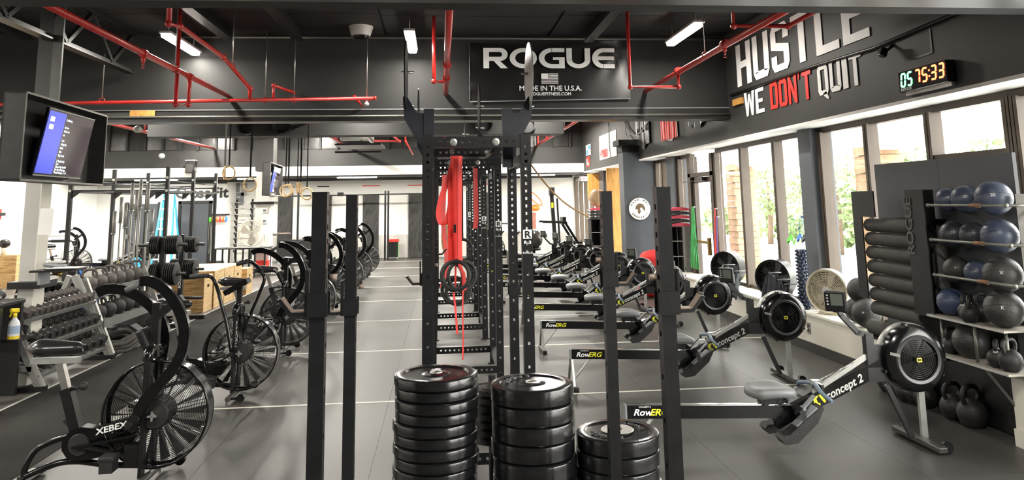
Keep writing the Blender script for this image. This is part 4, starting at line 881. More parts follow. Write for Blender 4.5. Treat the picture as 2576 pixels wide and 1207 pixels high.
# ================================================================ AIR BIKES
def cage(m, cy, R_, y, n_=24):
    for k in range(n_): m.ring((0, y * (1 - .25 * ((k / n_) ** 2)), cy), .075 + (R_ - .09) * k / (n_ - 1), .0017, (0, 1, 0), 48, 3)
    for k in range(10):
        a = k * PI / 5 + .2; m.bar((math.cos(a) * .07, y, cy + math.sin(a) * .07), (math.cos(a) * R_ * .97, y * .75, cy + math.sin(a) * R_ * .97), .004, .004, (0, 1, 0))
def wheel(t, cy, R_, shield=False):
    m = M(); cage(m, cy, R_, -.075); cage(m, cy, R_, .075); ob('wire_guard', m, blkg, t, kind='stuff')
    ob('rim', M().ring((0, -.055, cy), R_, .009, (0, 1, 0), 56, 6).ring((0, .055, cy), R_, .009, (0, 1, 0), 56, 6).lathe([(R_ + .004, -.05), (R_ + .006, .05)], (0, 0, cy), (0, 1, 0), 56), blkg, t)
    m = M()
    for k in range(18):
        a = k * PI / 9; u = Vector((math.cos(a), 0, math.sin(a))); v = Vector((-math.sin(a), 0, math.cos(a))); o = Vector((0, 0, cy))
        m.add([o + u * .1 + Vector((0, -.035, 0)), o + u * R_ * .9 + Vector((0, -.04, 0)) - v * .01, o + u * R_ * .9 + Vector((0, .04, 0)) + v * .025, o + u * .1 + Vector((0, .035, 0))], [(0, 1, 2, 3)])
    ob('fan_blades', m, mat('fan_blade', (.015, .015, .015), .5), t)
    ob('hub_cover', M().lathe([(0, -.1), (.03, -.1), (.06, -.088), (.085, -.088), (.095, -.075), (.1, .07), (0, .08)], (0, 0, cy), (0, 1, 0), 32), rubm, t)
    ob('hub_bolt', M().cyl((0, -.115, cy), (0, -.1, cy), .018, 6).box((0, -.118, cy), (.06, .006, .012)).box((0, -.118, cy), (.012, .006, .06)), silver, t)
    if shield:
        ob('wheel_shield', M().lathe([(.08, -.083), (R_ * .6, -.08), (R_ + .012, -.062)], (0, 0, cy), (0, 1, 0), 56), smoky, t)
def rot_pt(p, c, a): x, z = p[0] - c[0], p[1] - c[1]; return (c[0] + x * math.cos(a) - z * math.sin(a), c[1] + x * math.sin(a) + z * math.cos(a))
def saddle(t, x, z):
    m = M(); N = 14; K = 14; vs = []
    for i in range(N + 1):
        a = i / N; wd = .115 * (math.sin(min(1, a * 2.2) * PI / 2)) * (1 - .72 * max(0, (a - .25) / .75) ** .8) + .004; hh_ = .072 * (math.sin(min(1, a * 3) * PI / 2)) * (1 - .45 * a) + .004
        if a > .94: wd *= .6; hh_ *= .6
        for k in range(K):
            b = 2 * PI * k / K; vs.append((x - .18 + a * .37, math.cos(b) * wd, z + math.sin(b) * hh_ + .012 * (1 - a) + (.0 if math.sin(b) > 0 else .012)))
    fs = [(i * K + k, i * K + (k + 1) % K, (i + 1) * K + (k + 1) % K, (i + 1) * K + k) for i in range(N) for k in range(K)] + [tuple(range(K)), tuple(N * K + k for k in range(K))[::-1]]
    m.add(vs, fs, True); ob('saddle', m, mat('saddle_vinyl', (.014, .013, .014), .28, 0, .2), t)
def base_frame(t, cy):
    ob('rear_frame', M().tube(smooth_path([(-.5, 0, .33), (-.63, 0, .3), (-.76, 0, .24), (-.82, 0, .14), (-.83, 0, .06)]), .02, 10), blkg, t)
    ob('bottom_tube', M().tube(smooth_path([(-.86, 0, .06), (-.64, 0, .145), (-.49, 0, .155), (-.3, 0, .125), (-.03, 0, .11)]), .02, 10), blkg, t)
    ob('rear_foot', M().box((-.87, 0, .035), (.07, .56, .04), None, .01), silver, t); ob('foot_cap', M().box((-.87, -.27, .035), (.08, .07, .05), None, .01), rubm, t); ob('foot_cap', M().box((-.87, .27, .035), (.08, .07, .05), None, .01), rubm, t)
    ob('front_foot', M().tube([(-.04, -.29, .05), (-.04, .29, .05)], .026, 12), mat('worn_tube', (.09, .085, .08), .4, .4), t)
    for y in (-.27, .27): ob('roller', M().cyl((.07, y - .018, .055), (.07, y + .018, .055), .036, 16).bar((-.04, y, .05), (.07, y, .055), .02, .02), blkg, t)
    for y in (-.25, .25): ob('leveller', M().cyl((-.06, y, 0), (-.06, y, .05), .008, 8), steel, t)
    cr = ob('crank_case', M().prism([(-.50, .17), (-.42, .172), (-.28, .2), (-.17, .22), (-.12, .3), (-.16, .34), (-.3, .33), (-.40, .37), (-.47, .38), (-.54, .36), (-.585, .30), (-.585, .24), (-.55, .19)], (0, -.045, 0), (1, 0, 0), (0, 0, 1), -.09), blkg, t)
    ob('crank_disc', M().lathe([(0, -.012), (.065, -.01), (.07, 0)], (-.475, -.05, .272), (0, 1, 0), 28), rubm, cr)
    ob('crank_arm', M().bar((-.475, -.07, .272), (-.24, -.08, .225), .014, .035, (0, 1, 0)).bar((-.475, .07, .272), (-.6, .08, .36), .014, .035, (0, 1, 0)), blk, t)
    ob('pedal', M().box((-.24, -.15, .215), (.1, .11, .03), None, .008).b2((-.28, -.2, .13), (-.2, -.1, .2)), rubm, t); ob('pedal', M().box((-.62, .16, .36), (.1, .11, .03), Matrix.Rotation(.8, 3, 'Y'), .008), rubm, t)
    ob('pushrod', M().bar((-.5, -.085, .265), (-.1, -.095, .33), .014, .026, (0, 1, 0)), blkg, t); ob('pushrod', M().bar((-.45, .085, .28), (-.1, .095, .4), .014, .026, (0, 1, 0)), blkg, t)
def arm_mesh(c, a, y, pts, flat=True):
    P = [rot_pt(p, c, a) for p in pts]; P = [(x, y, z) for x, z in P]
    return M().strap(smooth_path(P, 5), .042, .066, (0, 1, 0)) if flat else M().tube(smooth_path(P, 5), .016, 10)
def make_bike():
    t = thing('air_bike', 'x', 'exercise bike'); cy = .446; R_ = .338
    wheel(t, cy, R_); base_frame(t, cy); c = (-.09, .44)
    B = [(-.11, 1.32), (-.04, 1.315), (.05, 1.26), (.13, 1.16), (.185, 1.03), (.19, .9), (.16, .8), (.09, .70), (.0, .60), (-.06, .52), (-.1, .40)]
    ar = ob('moving_arm', arm_mesh(c, 0, -.14, B), blkg, t); ob('grip', M().tube([(-.2, -.14, 1.26), (-.1, -.14, 1.315)], .02, 10), mat('grip_grey', (.1, .1, .1), .6), ar)
    ar2 = ob('moving_arm', arm_mesh(c, .46, .14, B), blkg, t)
    ob('arm_pivot', M().cyl((c[0], -.17, c[1]), (c[0], .17, c[1]), .028, 14).box((-.1, -.15, .42), (.05, .03, .1)), blk, t)
    ob('mast', M().bar((-.045, 0, .8), (-.045, 0, 1.16), .05, .05).bar((-.1, 0, 1.02), (.12, 0, 1.19), .05, .045), blk, t)
    cn = ob('console', M().box((-.1, 0, .93), (.05, .19, .14), Matrix.Rotation(-.45, 3, 'Y'), .015).box((-.16, 0, .985), (.1, .1, .02), Matrix.Rotation(.6, 3, 'Y')), blk, t)
    for s_ in (-1, 1): ob('fork', M().bar((-.055, s_ * .1, .07), (-.05, s_ * .1, .82), .022, .065, (0, 1, 0)), blk, t)
    ob('fork_crown', M().tube(smooth_path([(-.05, -.1, .8), (-.05, -.09, .85), (-.05, 0, .87), (-.05, .09, .85), (-.05, .1, .8)]), .034, 10), blkg, t)
    sh = ob('name_shroud', M().bar((-.35, -.12, .368), (-.06, -.12, .435), .03, .058, bev=.006), blkg, t)
    u = Vector((.29, 0, .067)).normalized(); v = Vector((-u.z, 0, u.x)); text('XEBEX', .052, wht, 'lettering', sh, (-.335, -.137, .352), u, v, 1.25, .15, .002, .02)
    ob('foot_peg', M().cyl((-.12, -.13, .41), (-.1, -.24, .43), .022, 12), blk, t)
    ob('seat_tube', M().bar((-.51, 0, .33), (-.6, 0, .62), .065, .065, (1, 0, 0)), blk, t); ob('seat_post', M().bar((-.595, 0, .6), (-.655, 0, .8), .045, .045, (1, 0, 0)), steel, t)
    ob('seat_knob', M().cyl((-.56, 0, .615), (-.51, 0, .625), .012, 8).ball((-.49, 0, .63), .027, n=12, m=8), rubm, t)
    ob('seat_slider', M().b2((-.83, -.03, .785), (-.53, .03, .82)), silver, t)
    saddle(t, -.7, .87)
    ob('bottle_box', M().b2((-.17, -.1, .13), (-.08, -.03, .27)), blk, t)
    return t
def make_bike2():
    t = thing('air_bike', 'x', 'exercise bike'); cy = .42; R_ = .345
    wheel(t, cy, R_); base_frame(t, cy); c = (-.06, .42)
    A = [(-.454, 1.154), (-.36, 1.158), (-.29, 1.15), (-.245, 1.11), (-.2, 1.0), (-.16, .86), (-.11, .7), (-.06, .45)]; B = [(-.1, 1.244), (-.02, 1.265), (.05, 1.235), (.13, 1.15), (.155, 1.08), (.12, .97), (.06, .82), (-.02, .62), (-.07, .46), (-.09, .4)]
    a1 = ob('moving_arm', M().tube(smooth_path([(x, -.15, z) for x, z in A], 5), .017, 10), blkg, t); ob('grip', M().tube([(-.47, -.15, 1.15), (-.3, -.15, 1.155)], .022, 10), rubm, a1)
    a2 = ob('moving_arm', M().tube(smooth_path([(x, .15, z) for x, z in B], 5), .017, 10), blkg, t); ob('grip', M().tube([(-.12, .15, 1.235), (.0, .15, 1.262)], .022, 10), rubm, a2)
    ob('mast', M().bar((-.04, 0, .78), (-.04, 0, 1.03), .045, .045), blk, t)
    ob('console', M().bar((-.17, 0, .975), (.04, 0, 1.09), .16, .05), blkg, t)
    for s_ in (-1, 1): ob('fork', M().bar((-.05, s_ * .1, .07), (-.045, s_ * .1, .8), .022, .085, (0, 1, 0)), blk, t)
    text('ROGUE', .06, whg, 'lettering', t, (-.025, -.113, .48), (0, 0, 1), (-1, 0, 0), 1.2, 0, .002, .02)
    ob('fork_crown', M().tube(smooth_path([(-.045, -.1, .78), (-.045, -.09, .84), (-.045, 0, .86), (-.045, .09, .84), (-.045, .1, .78)]), .034, 10), blkg, t)
    ob('foot_peg', M().cyl((-.1, -.13, .41), (-.1, -.26, .43), .02, 12), blk, t)
    ob('seat_tube', M().bar((-.5, 0, .33), (-.58, 0, .6), .06, .06, (1, 0, 0)), blk, t); ob('seat_post', M().bar((-.575, 0, .6), (-.64, 0, .8), .045, .045, (1, 0, 0)), steel, t)
    ob('seat_slider', M().b2((-.8, -.03, .785), (-.5, .03, .82)), silver, t); saddle(t, -.68, .87)
    return t
BX = -1.9
bk_ = make_bike(); G_ = 'air bikes in a row on the left'
bk_.location = (BX, 5.45, 0); bk_['label'] = 'nearest air bike, large with big curved black arms, left foreground'; bk_['group'] = G_
b2b = make_bike2(); b2b.location = (BX - .02, 7.65, 0); b2b['label'] = 'second air bike in the row, with thin tubular handlebars'; b2b['group'] = G_
for k, y in enumerate((9.75, 11.5, 13.3, 15.4, 17.3, 19.3)):
    q = dup(bk_, (BX, y, 0), 0, ['third air bike in the row, left of the left squat stand', 'fourth air bike in the row, seen between the left stand posts', 'fifth air bike in the row, hidden behind the left stand posts', 'sixth air bike in the row, right of the left stand', 'seventh air bike in the row', 'farthest air bike of the row, its arm against the scuffed board'][k], G_)
ob('wheel_shield', M().lathe([(.1, -.09), (.2, -.088), (.345, -.07)], (0, 0, .446), (0, 1, 0), 48), smoky, [o for o in bpy.data.objects if o.get('label', '').startswith('third air bike')][0])
for w_ in ('fourth', 'fifth', 'sixth', 'seventh', 'farthest'):
    for o in list(bpy.data.objects):
        if o.get('category') == 'exercise bike' and o['label'].startswith(w_ + ' air bike'): ob('wheel_shield', M().lathe([(.1, -.09), (.2, -.088), (.345, -.07)], (0, 0, .446), (0, 1, 0), 48), smoky, o)
dup(r0, (-10.4, 22.0, 0), 0, 'dark rowing machine by the left wall with a yellow mark on its rail', 'machines at far left')
dup(bk_, (-9.45, 20.7, 0), .2, 'air bike at far left beside the blue and yellow bag', 'air bikes far left')
# ================================================================ TVS ON COLUMNS
def tv(off, lab):
    t = thing('television_cabinet', lab, 'television', (-4.0 + off[0], 8.4 + off[1], 2.08), math.atan2(.11, 2.0) , 'televisions in black boxes on columns')
    g = ob('cabinet', M().b2((-.2, -1.0, 0), (-.18, 1.0, .85)).b2((-.2, -1.0, 0), (0, -.985, .85)).b2((-.2, .985, 0), (0, 1.0, .85)).b2((-.2, -1, 0), (0, 1, .02)).b2((-.2, -1, .83), (0, 1, .85)), mat('cabinet_black', (.028, .027, .026), .6, 0, .2), t)
    ob('edge_trim', M().b2((-.004, -1, 0), (.003, -.985, .85)).b2((-.004, .985, 0), (.003, 1.0, .85)).b2((-.004, -1, 0), (.003, 1, .02)).b2((-.004, -1, .83), (.003, 1, .85)), mat('edge_grey', (.2, .19, .165), .6), t)
    tl = Matrix.Rotation(.17, 3, 'Y'); o = Vector((-.06, .03, .415))
    def P(y, z, x=0): return o + tl @ Vector((x, y, z))
    s_ = ob('tv_panel', M().box(o, (.03, 1.13, .69), tl), blkg, t)
    ob('screen', M().box(P(0, 0, .017), (.003, 1.1, .64), tl), mat('screen_dark', (.012, .009, .012), .08, emit=(.02, .012, .016), es=1.0), s_)
    ob('blue_panel', M().box(P(-.36, 0, .020), (.003, .38, .64), tl), mat('screen_blue', (.03, .04, .3), .12, emit=(.05, .07, .55), es=.8), s_)
    ob('bezel_strip', M().box(P(0, .343, .017), (.006, 1.13, .01), tl), silver, s_); ob('bezel_strip', M().box(P(0, -.343, .017), (.006, 1.13, .012), tl), silver, s_)
    e = mat('screen_white', (.6, .65, .7), .3, emit=(.6, .68, .75), es=.8); u = tl @ Vector((0, 1, 0)); v = tl @ Vector((0, 0, 1))
    for i, (s__, z) in enumerate((('Conditioning', .25), ('For time:', .17), ('20 Row cals', .13), ('rest', .09), ('3 sets', .03), ('10 Ring Dips', -.01), ('20 Min', -.05), ('100m', -.09), ('30 kg Carries', -.13), ('2. Workout Prep', -.19), ('3 sets', -.22), ('5 Power Clean Deadlift', -.25), ('20m / leg walking lunge', -.28), ('*Practice during warm up*', -.31))):
        text(s__, .034, e, 'lettering', s_, P(-.14, z, .021), u, v, .8, 0, .001, .012)
    ob('thumbnail', M().box(P(-.46, .24, .023), (.002, .09, .05), tl).box(P(-.45, .16, .023), (.002, .09, .05), tl), e, s_, kind='stuff')
    ob('wall_bracket', M().box((-.13, .0, .36), (.1, .3, .2)), blk, t)
    ob('cable', M().tube(smooth_path([(-.08, .05, .12), (-.04, .12, .09), (-.05, .18, .05), (-.06, .05, .03)]), .004, 5), cable, t)
    return t
tv((0, 0), 'large black box with a tilted television, on the near white column'); tv((-.42, 12.2), 'smaller-looking television box on the far white column beside wooden rings')
pp = thing('paper_sheet', 'blank white paper taped on the near column', 'paper', (-4.21, 8.46, 1.68)); ob('sheet', M().box((0, 0, 0), (.14, .002, .28), Matrix.Rotation(.04, 3, 'Y')), paper, pp)
sf_ = thing('wall_shelf', 'small black shelf with clipboards on the near column', 'shelf', (-4.05, 8.45, 1.17)); ob('shelf_board', M().box((.0, 0, 0), (.42, .3, .02)), blk, sf_); ob('bracket', M().box((-.13, 0, -.07), (.03, .2, .14)), gray, sf_)
cb_ = thing('clipboard', 'flat clipboard with papers lying on the column shelf', 'clipboard', (-3.95, 8.42, 1.186)); ob('board', M().box((0, 0, 0.004), (.34, .24, .008), Matrix.Rotation(.0, 3, 'Y')), blk, cb_); ob('paper', M().box((0.01, 0, .012), (.28, .2, .006)), paper, cb_)
cb2 = thing('folded_towel', 'small folded grey bundle behind the clipboard on the shelf', 'towel', (-4.1, 8.5, 1.215)); ob('fold', M().box((0, 0, 0), (.22, .1, .05), Matrix.Rotation(.12, 3, 'Y'), .02), gray, cb2); ob('fold', M().box((.01, .01, .035), (.16, .08, .03), None, .012), lgray, cb2)
# ================================================================ DUMBBELL AND KETTLEBELL RACKS
def prism_hex(m, c, r, L_, ax):
    c = Vector(c); A = Vector(ax).normalized(); return m.lathe([(0, -L_ / 2), (r * .85, -L_ / 2), (r, -L_ / 2 + .01), (r, L_ / 2 - .01), (r * .85, L_ / 2), (0, L_ / 2)], c, A, 6, False)
def dumbbell(r):
    t = thing('dumbbell', 'x', 'dumbbell'); ob('handle', M().cyl((-.08, 0, 0), (.08, 0, 0), .016, 10), chrome, t)
    for s_ in (-1, 1): ob('head', prism_hex(M(), (s_ * .1, 0, 0), r, .07 + r * .3, (1, 0, 0)), irong if r < .055 else rubm, t)
    return t
dr_ = thing('dumbbell_rack', 'silver A-frame dumbbell rack with three shelves behind the near bike', 'rack', (-4.45, 9.0, 0))
for y in (-.78, .8):
    ob('end_frame', M().bar((.42, y, 0.03), (-.05, y, 1.0), .06, .05, (0, 1, 0)).bar((-.42, y, .03), (-.1, y, 1.0), .06, .05, (0, 1, 0)).bar((-.4, y, .22), (.34, y, .22), .05, .05), silver, dr_); ob('foot', M().b2((-.5, y - .04, 0), (.48, y + .04, .05)), blk, dr_)
    ob('edge_strip', M().bar((.452, y, 0.03), (-.02, y, 1.0), .062, .004, (0, 1, 0)), lgray, dr_)
for x, z in ((.08, .72), (.17, .45), (.26, .18)):
    R3 = Matrix.Rotation(.35, 3, 'Y'); ob('shelf', M().box((x, .01, z), (.3, 1.6, .015), R3).box((x + .14, .01, z - .045), (.01, 1.6, .04), R3), mat('shelf_grey', (.16, .16, .155), .5, .3), dr_)
db = None; rnd = random.Random(3)
for s_i, (x, z, n_, r) in enumerate(((.08, .79, 12, .052), (.17, .53, 10, .06), (.26, .28, 8, .07))):
    for k in range(n_):
        y = .72 - k * (1.5 / n_); lab = '%s shelf of the dumbbell rack, dumbbell %s from the far end' % (['top', 'middle', 'bottom'][s_i], ['first', 'second', 'third', 'fourth', 'fifth', 'sixth', 'seventh', 'eighth', 'ninth', 'tenth', 'eleventh', 'twelfth', 'thirteenth', 'fourteenth'][k]); g = 'dumbbells on the ' + ['top', 'middle', 'bottom'][s_i] + ' shelf'
        lab = 'hex dumbbell on ' + lab.replace(', dumbbell', ',')
        if k == 0: db = dumbbell(r); db.location = (-4.45 + x, 9 + y, z); db.rotation_euler = (0, .35, 0); db['label'] = lab; db['group'] = g
        else: q = dup(db, (-4.45 + x, 9 + y, z), 0, lab, g); q.rotation_euler = (0, .35, 0)
def kettlebell(R_=.1, col=None, band_=None, win=True):
    t = thing('kettlebell', 'x', 'kettlebell'); c = R_ * .96
    ob('bell', M().lathe([(0, 0), (R_ * .55, 0), (R_ * .8, R_ * .25)] + [(R_ * math.cos(a), c + R_ * math.sin(a)) for a in [(-.55 + i * .18) for i in range(12)]] + [(R_ * .15, c + R_ * 1.0), (0, c + R_ * 1.0)], (0, 0, 0), (0, 0, 1), 24), col or iron, t)
    pts = [(-R_ * .62, 0, c + R_ * .6), (-R_ * .8, 0, c + R_ * 1.0), (-R_ * .82, 0, c + R_ * 1.35), (-R_ * .62, 0, c + R_ * 1.68), (-R_ * .3, 0, c + R_ * 1.8), (R_ * .3, 0, c + R_ * 1.8), (R_ * .62, 0, c + R_ * 1.68), (R_ * .82, 0, c + R_ * 1.35), (R_ * .8, 0, c + R_ * 1.0), (R_ * .62, 0, c + R_ * .6)]
    ob('handle', M().tube(smooth_path(pts, 3), max(.014, R_ * .17), 10), col or iron, t)
    if band_:
        for s_ in (-1, 1): ob('colour_band', M().cyl((s_ * R_ * .67, 0, c + R_ * .68), (s_ * R_ * .77, 0, c + R_ * .92), max(.016, R_ * .2), 10), band_, t)
    return t
kr = thing('kettlebell_rack', 'grey two-shelf kettlebell rack beyond the dumbbells', 'rack', (-4.55, 10.85, 0))
for y in (-.92, .92):
    ob('end_frame', M().bar((.5, y, .03), (.12, y, .95), .06, .05, (0, 1, 0)).bar((-.4, y, .03), (-.06, y, .95), .06, .05, (0, 1, 0)).b2((-.3, y - .025, .3), (.4, y + .025, .35)), silver, kr); ob('foot', M().b2((-.5, y - .04, 0), (.55, y + .04, .03)), blk, kr)
for x, z in ((.12, .78), (.25, .42)): ob('shelf', M().b2((x - .18, -.95, z - .02), (x + .14, .95, z)).b2((x + .13, -.95, z - .08), (x + .15, .95, z + .02)), mat('shelf_grey', (.16, .16, .155), .5, .3), kr)
kb = kettlebell(.095, irong)
for k in range(6):
    lab = 'rusty grey kettlebell on top of the kettlebell rack, %s from the near end' % ['first', 'second', 'third', 'fourth', 'fifth', 'sixth'][k]
    if k == 0: kb.location = (-4.45, 10.1, .78); kb.rotation_euler[2] = .5; kb['label'] = lab; kb['group'] = 'kettlebells on the rack top'
    else: dup(kb, (-4.45, 10.1 + k * .29, .78), .5, lab, 'kettlebells on the rack top')
kb2 = kettlebell(.1)
for k in range(6):
    lab = 'black kettlebell on the lower shelf of the kettlebell rack, %s from the near end' % ['first', 'second', 'third', 'fourth', 'fifth', 'sixth'][k]
    if k == 0: kb2.location = (-4.32, 10.1, .42); kb2.rotation_euler[2] = .6; kb2['label'] = lab; kb2['group'] = 'kettlebells on the lower rack shelf'
    else: dup(kb2, (-4.32, 10.1 + k * .29, .42), .4 + k * .2, lab, 'kettlebells on the lower rack shelf')
for k, (x, y, r) in enumerate(((-4.6, 10.45, .0), (-4.85, 10.8, .3), (-4.55, 11.1, 1.1))): dup(kb2, (x, y, 0), r, ['black kettlebell on the floor below the rack, nearest', 'black kettlebell on the floor below the rack, middle', 'black kettlebell on the floor below the rack, farthest'][k], 'kettlebells under the rack')
# coiled battle rope
m = M(); pts = []
for k in range(160):
    a = k * .26; r = .16 + .16 * abs(math.sin(k * .07)); pts.append((math.cos(a) * r * .9, math.sin(a) * r * 1.7 + .1 * math.sin(k * .11), .03 + .022 * (k // 24) + .01 * math.sin(k * 1.3)))
ob('battle_rope', M().tube(smooth_path(pts, 2), .026, 7), mat('black_rope', (.04, .036, .032), .9, 0, .4, 60, 1.0, 120), None, 'thick dark battle rope coiled on floor beside the racks', 'rope', loc=(-4.25, 10.35, 0))
# bumper plates on a floor rack, far left
br = thing('plate_cart', 'low black toaster rack holding bumper plates behind the near column', 'plate rack', (-5.9, 12.2, 0)); ob('base', M().b2((-.65, -.25, .22), (.68, .25, .27)), blk, br)
for x in (-.6, .6): ob('leg', M().b2((x, -.25, 0), (x + .05, .25, .25)), blk, br)
for x in (-.6, -.3, 0, .3, .6): ob('divider', M().b2((x - .01, -.2, .27), (x + .01, .2, .42)), blk, br)
bp0 = None
for k in range(8):
    x = -6.3 + k * .105 + (.0 if k < 1 else .12); lab = 'black bumper plate standing upright in the low rack, %s from the left' % ['first', 'second', 'third', 'fourth', 'fifth', 'sixth', 'seventh', 'eighth'][k]
    q = dup(s1p, (x, 12.2, .5), 0, lab, 'upright bumper plates in the low rack', (1, 1, 1.2), ('letter',)); q.rotation_euler = (0, PI / 2, 0)
for k in range(2):
    t = thing('bumper_plate', ['blue bumper plate standing at the right end of the low rack', 'second blue bumper plate behind the first blue one'][k], 'weight plate', (-5.36 + k * .08, 12.1 + k * .06, .45)); ob('rubber', M().lathe([(.03, -.03), (.18, -.03), (.18, .03), (.03, .03)], (0, 0, 0), (1, .1, 0), 36), mat('blue_bumper', (.03, .08, .2), .45), t); ob('hub', M().lathe([(.02, -.033), (.05, -.033), (.05, .033), (.02, .033)], (0, 0, 0), (1, .1, 0), 24), steel, t)
# vertical barbell holder
bh = thing('barbell_holder', 'black floor holder standing behind the kettlebell rack, full of upright barbells', 'barbell holder', (-4.75, 12.6, 0)); ob('base_plate', M().b2((-.35, -.3, 0), (.35, .3, .03)), blk, bh); ob('tube_block', M().b2((-.32, -.27, .03), (.32, .27, .22)), mat('holder_dark', (.03, .03, .03), .5), bh)
bar_m = mat('satin_bar_steel', (.42, .41, .38), .42, .35, .08)
def barbell():
    t = thing('barbell', 'x', 'barbell'); ob('shaft', M().cyl((0, 0, .43), (0, 0, 1.75), .015, 10), bar_m, t)
    for z0, z1 in ((.03, .43), (1.76, 2.19)): ob('sleeve', M().cyl((0, 0, z0), (0, 0, z1), .027, 14), bar_m, t)
    ob('collar', M().cyl((0, 0, .43), (0, 0, .46), .036, 14).cyl((0, 0, 1.73), (0, 0, 1.76), .036, 14), steel, t); return t
bb = barbell()
for k, (px, dy, dz, lab) in enumerate(((290, 0, -.42, 'short chrome barbell at the far left of the upright barbells'), (305, .15, -.2, 'brown-sleeved barbell second from the left of the holder'), (317, -.1, -.3, 'chrome barbell third from the left, leaning slightly'), (331, .1, .03, 'tall chrome barbell with a red ring, left one'), (343, -.12, -.1, 'tall chrome barbell with a red ring, right one'), (352, .18, .08, 'bronze-sleeved tall barbell behind the red-ringed ones'), (371, .0, 0.02, 'tall chrome barbell at the right of the holder'), (384, -.2, -.4, 'short chrome barbell at the far right, before the ladder'))):
    x = atY(px, 520, 12.6 + dy).x; z = dz
    if k == 0: bb.location = (x, 12.6, z * 0 + .0); bb['label'] = lab; bb['group'] = 'upright barbells'; bb.scale = (1, 1, 1 + dz / 2.19)
    else: q = dup(bb, (x, 12.6 + dy, .0), 0, lab, 'upright barbells', (1, 1, 1 + dz / 2.19)); 
# plate trees
def ptree(x, y, lab, post):
    t = thing('plate_tree', lab, 'plate tree', (x, y, 0)); ob('post', M().b2((-.035, -.035, 0), (.035, .035, 1.36)), blks, t)
    ob('base', M().b2((-.4, -.03, 0), (.4, .03, .06)).b2((-.03, -.35, 0), (.03, .35, .06)), blks, t)
    for z in post: ob('peg', M().cyl((-.36, 0, z), (.36, 0, z), .024, 12), blk, t)
    text('ROGUE', .06, wht, 'lettering', t, (.015, -.037, .5), (0, 0, 1), (-1, 0, 0), 1.2, 0, .002, .02); return t
ptree(-4.27, 12.95, 'black plate tree standing left of the plyo boxes, farther one', (1.2, .8, .34)); ptree(-4.28, 12.1, 'black plate tree with brand lettering, nearer one, by the upright barbells', (1.24, .8))
sm = thing('change_plate', 'x', 'weight plate'); ob('disc', M().lathe([(.026, -.012), (.1, -.012), (.108, -.008), (.112, 0), (.108, .008), (.1, .012), (.026, .012)], (0, 0, 0), (1, 0, 0), 28), iron, sm)
used = False
def ring_of(x, y, z, n_, st, nm, sc=1.0):
    global used
    for k in range(n_):
        lab = 'small black iron plate on the %s, %s along the peg' % (nm, ['first', 'second', 'third', 'fourth', 'fifth', 'sixth', 'seventh'][k])
        if not used: sm.location = (x, y, z); sm['label'] = lab; sm['group'] = 'change plates on the plate trees'; sm.scale = (1, sc, sc); used = True
        else: dup(sm, (x + st * k, y, z), 0, lab, 'change plates on the plate trees', (1, sc, sc))
ring_of(-4.44, 12.95, 1.2, 5, .026, 'far tree top left', 1.2); ring_of(-4.2, 12.95, 1.2, 7, .026, 'far tree top right', 1.2); ring_of(-4.42, 12.95, .8, 4, .028, 'far tree middle left', 1.55); ring_of(-4.21, 12.95, .8, 7, .028, 'far tree middle right', 1.5)
ring_of(-4.44, 12.1, 1.24, 5, .028, 'near tree top left', 1.25); ring_of(-4.21, 12.1, 1.24, 7, .028, 'near tree top right', 1.3); ring_of(-4.21, 12.1, .8, 6, .03, 'near tree lower right', 1.55); ring_of(-4.42, 12.1, .8, 4, .03, 'near tree lower left', 1.5)
# plyo boxes
def plyo(x0, x1, y0, y1, h, lab, mt, top):
    t = thing('plyo_box', lab, 'wooden box', ((x0 + x1) / 2, (y0 + y1) / 2, 0), 0, 'plywood jump boxes'); a, b = (x1 - x0) / 2, (y1 - y0) / 2; w_ = .018
    ob('front_panel', M().b2((-a, -b, 0), (a, -b + w_, h)), mt, t); ob('back_panel', M().b2((-a, b - w_, 0), (a, b, h)), mt, t); ob('top_panel', M().b2((-a, -b, h), (a, b, h + w_)), top, t); ob('left_panel', M().b2((-a, -b + w_, 0), (-a + w_, b - w_, h)), mt, t)
    hz_ = h * .72; ob('right_panel', M().b2((a - w_, -b + w_, 0), (a, b - w_, hz_ - .025)).b2((a - w_, -b + w_, hz_ + .025), (a, b - w_, h)).b2((a - w_, -b + w_, hz_ - .025), (a, -.06, hz_ + .025)).b2((a - w_, .06, hz_ - .025), (a, b - w_, hz_ + .025)), plyl, t); ob('hand_hole', M().b2((a - .04, -.06, hz_ - .025), (a - .03, .06, hz_ + .025)), blk, t)
    return t
plyo(-5.1, -4.12, 13.7, 14.2, .6, 'nearest plywood jump box, its wide knotty side facing forward', ply, plyl)
plyo(-5.0, -4.1, 14.22, 14.85, .64, 'second plywood jump box in the row', ply, plyl); plyo(-5.0, -4.1, 14.87, 15.5, .64, 'third plywood jump box in the row', ply, plyl); plyo(-4.95, -4.1, 15.52, 16.1, .64, 'fourth plywood jump box in the row', ply, plyl); plyo(-4.85, -4.05, 16.3, 16.8, .5, 'darker plywood box at the back end of the row', ply, ply)
plyo(-11 + .2, -10.0, 18.9, 19.9, .75, 'tall plywood box at the far left edge of view', ply, plyl)
fb_ = thing('flat_bench', 'black bench with chrome frame by the plate trees', 'bench', (-3.9 - .7, 12.45, 0)); ob('pad', M().box((.1, 0, .43), (.45, .28, .08), None, .03), blkg, fb_); ob('frame', M().tube([(-.12, 0, .38), (.35, 0, .38), (.42, 0, .34), (.42, 0, .04)], .02, 8).tube([(-.1, -.2, .03), (-.1, .2, .03)], .02, 8).tube([(.42, -.2, .03), (.42, .2, .03)], .02, 8).cyl((-.1, 0, .03), (-.1, 0, .38), .02, 8), chrome, fb_)
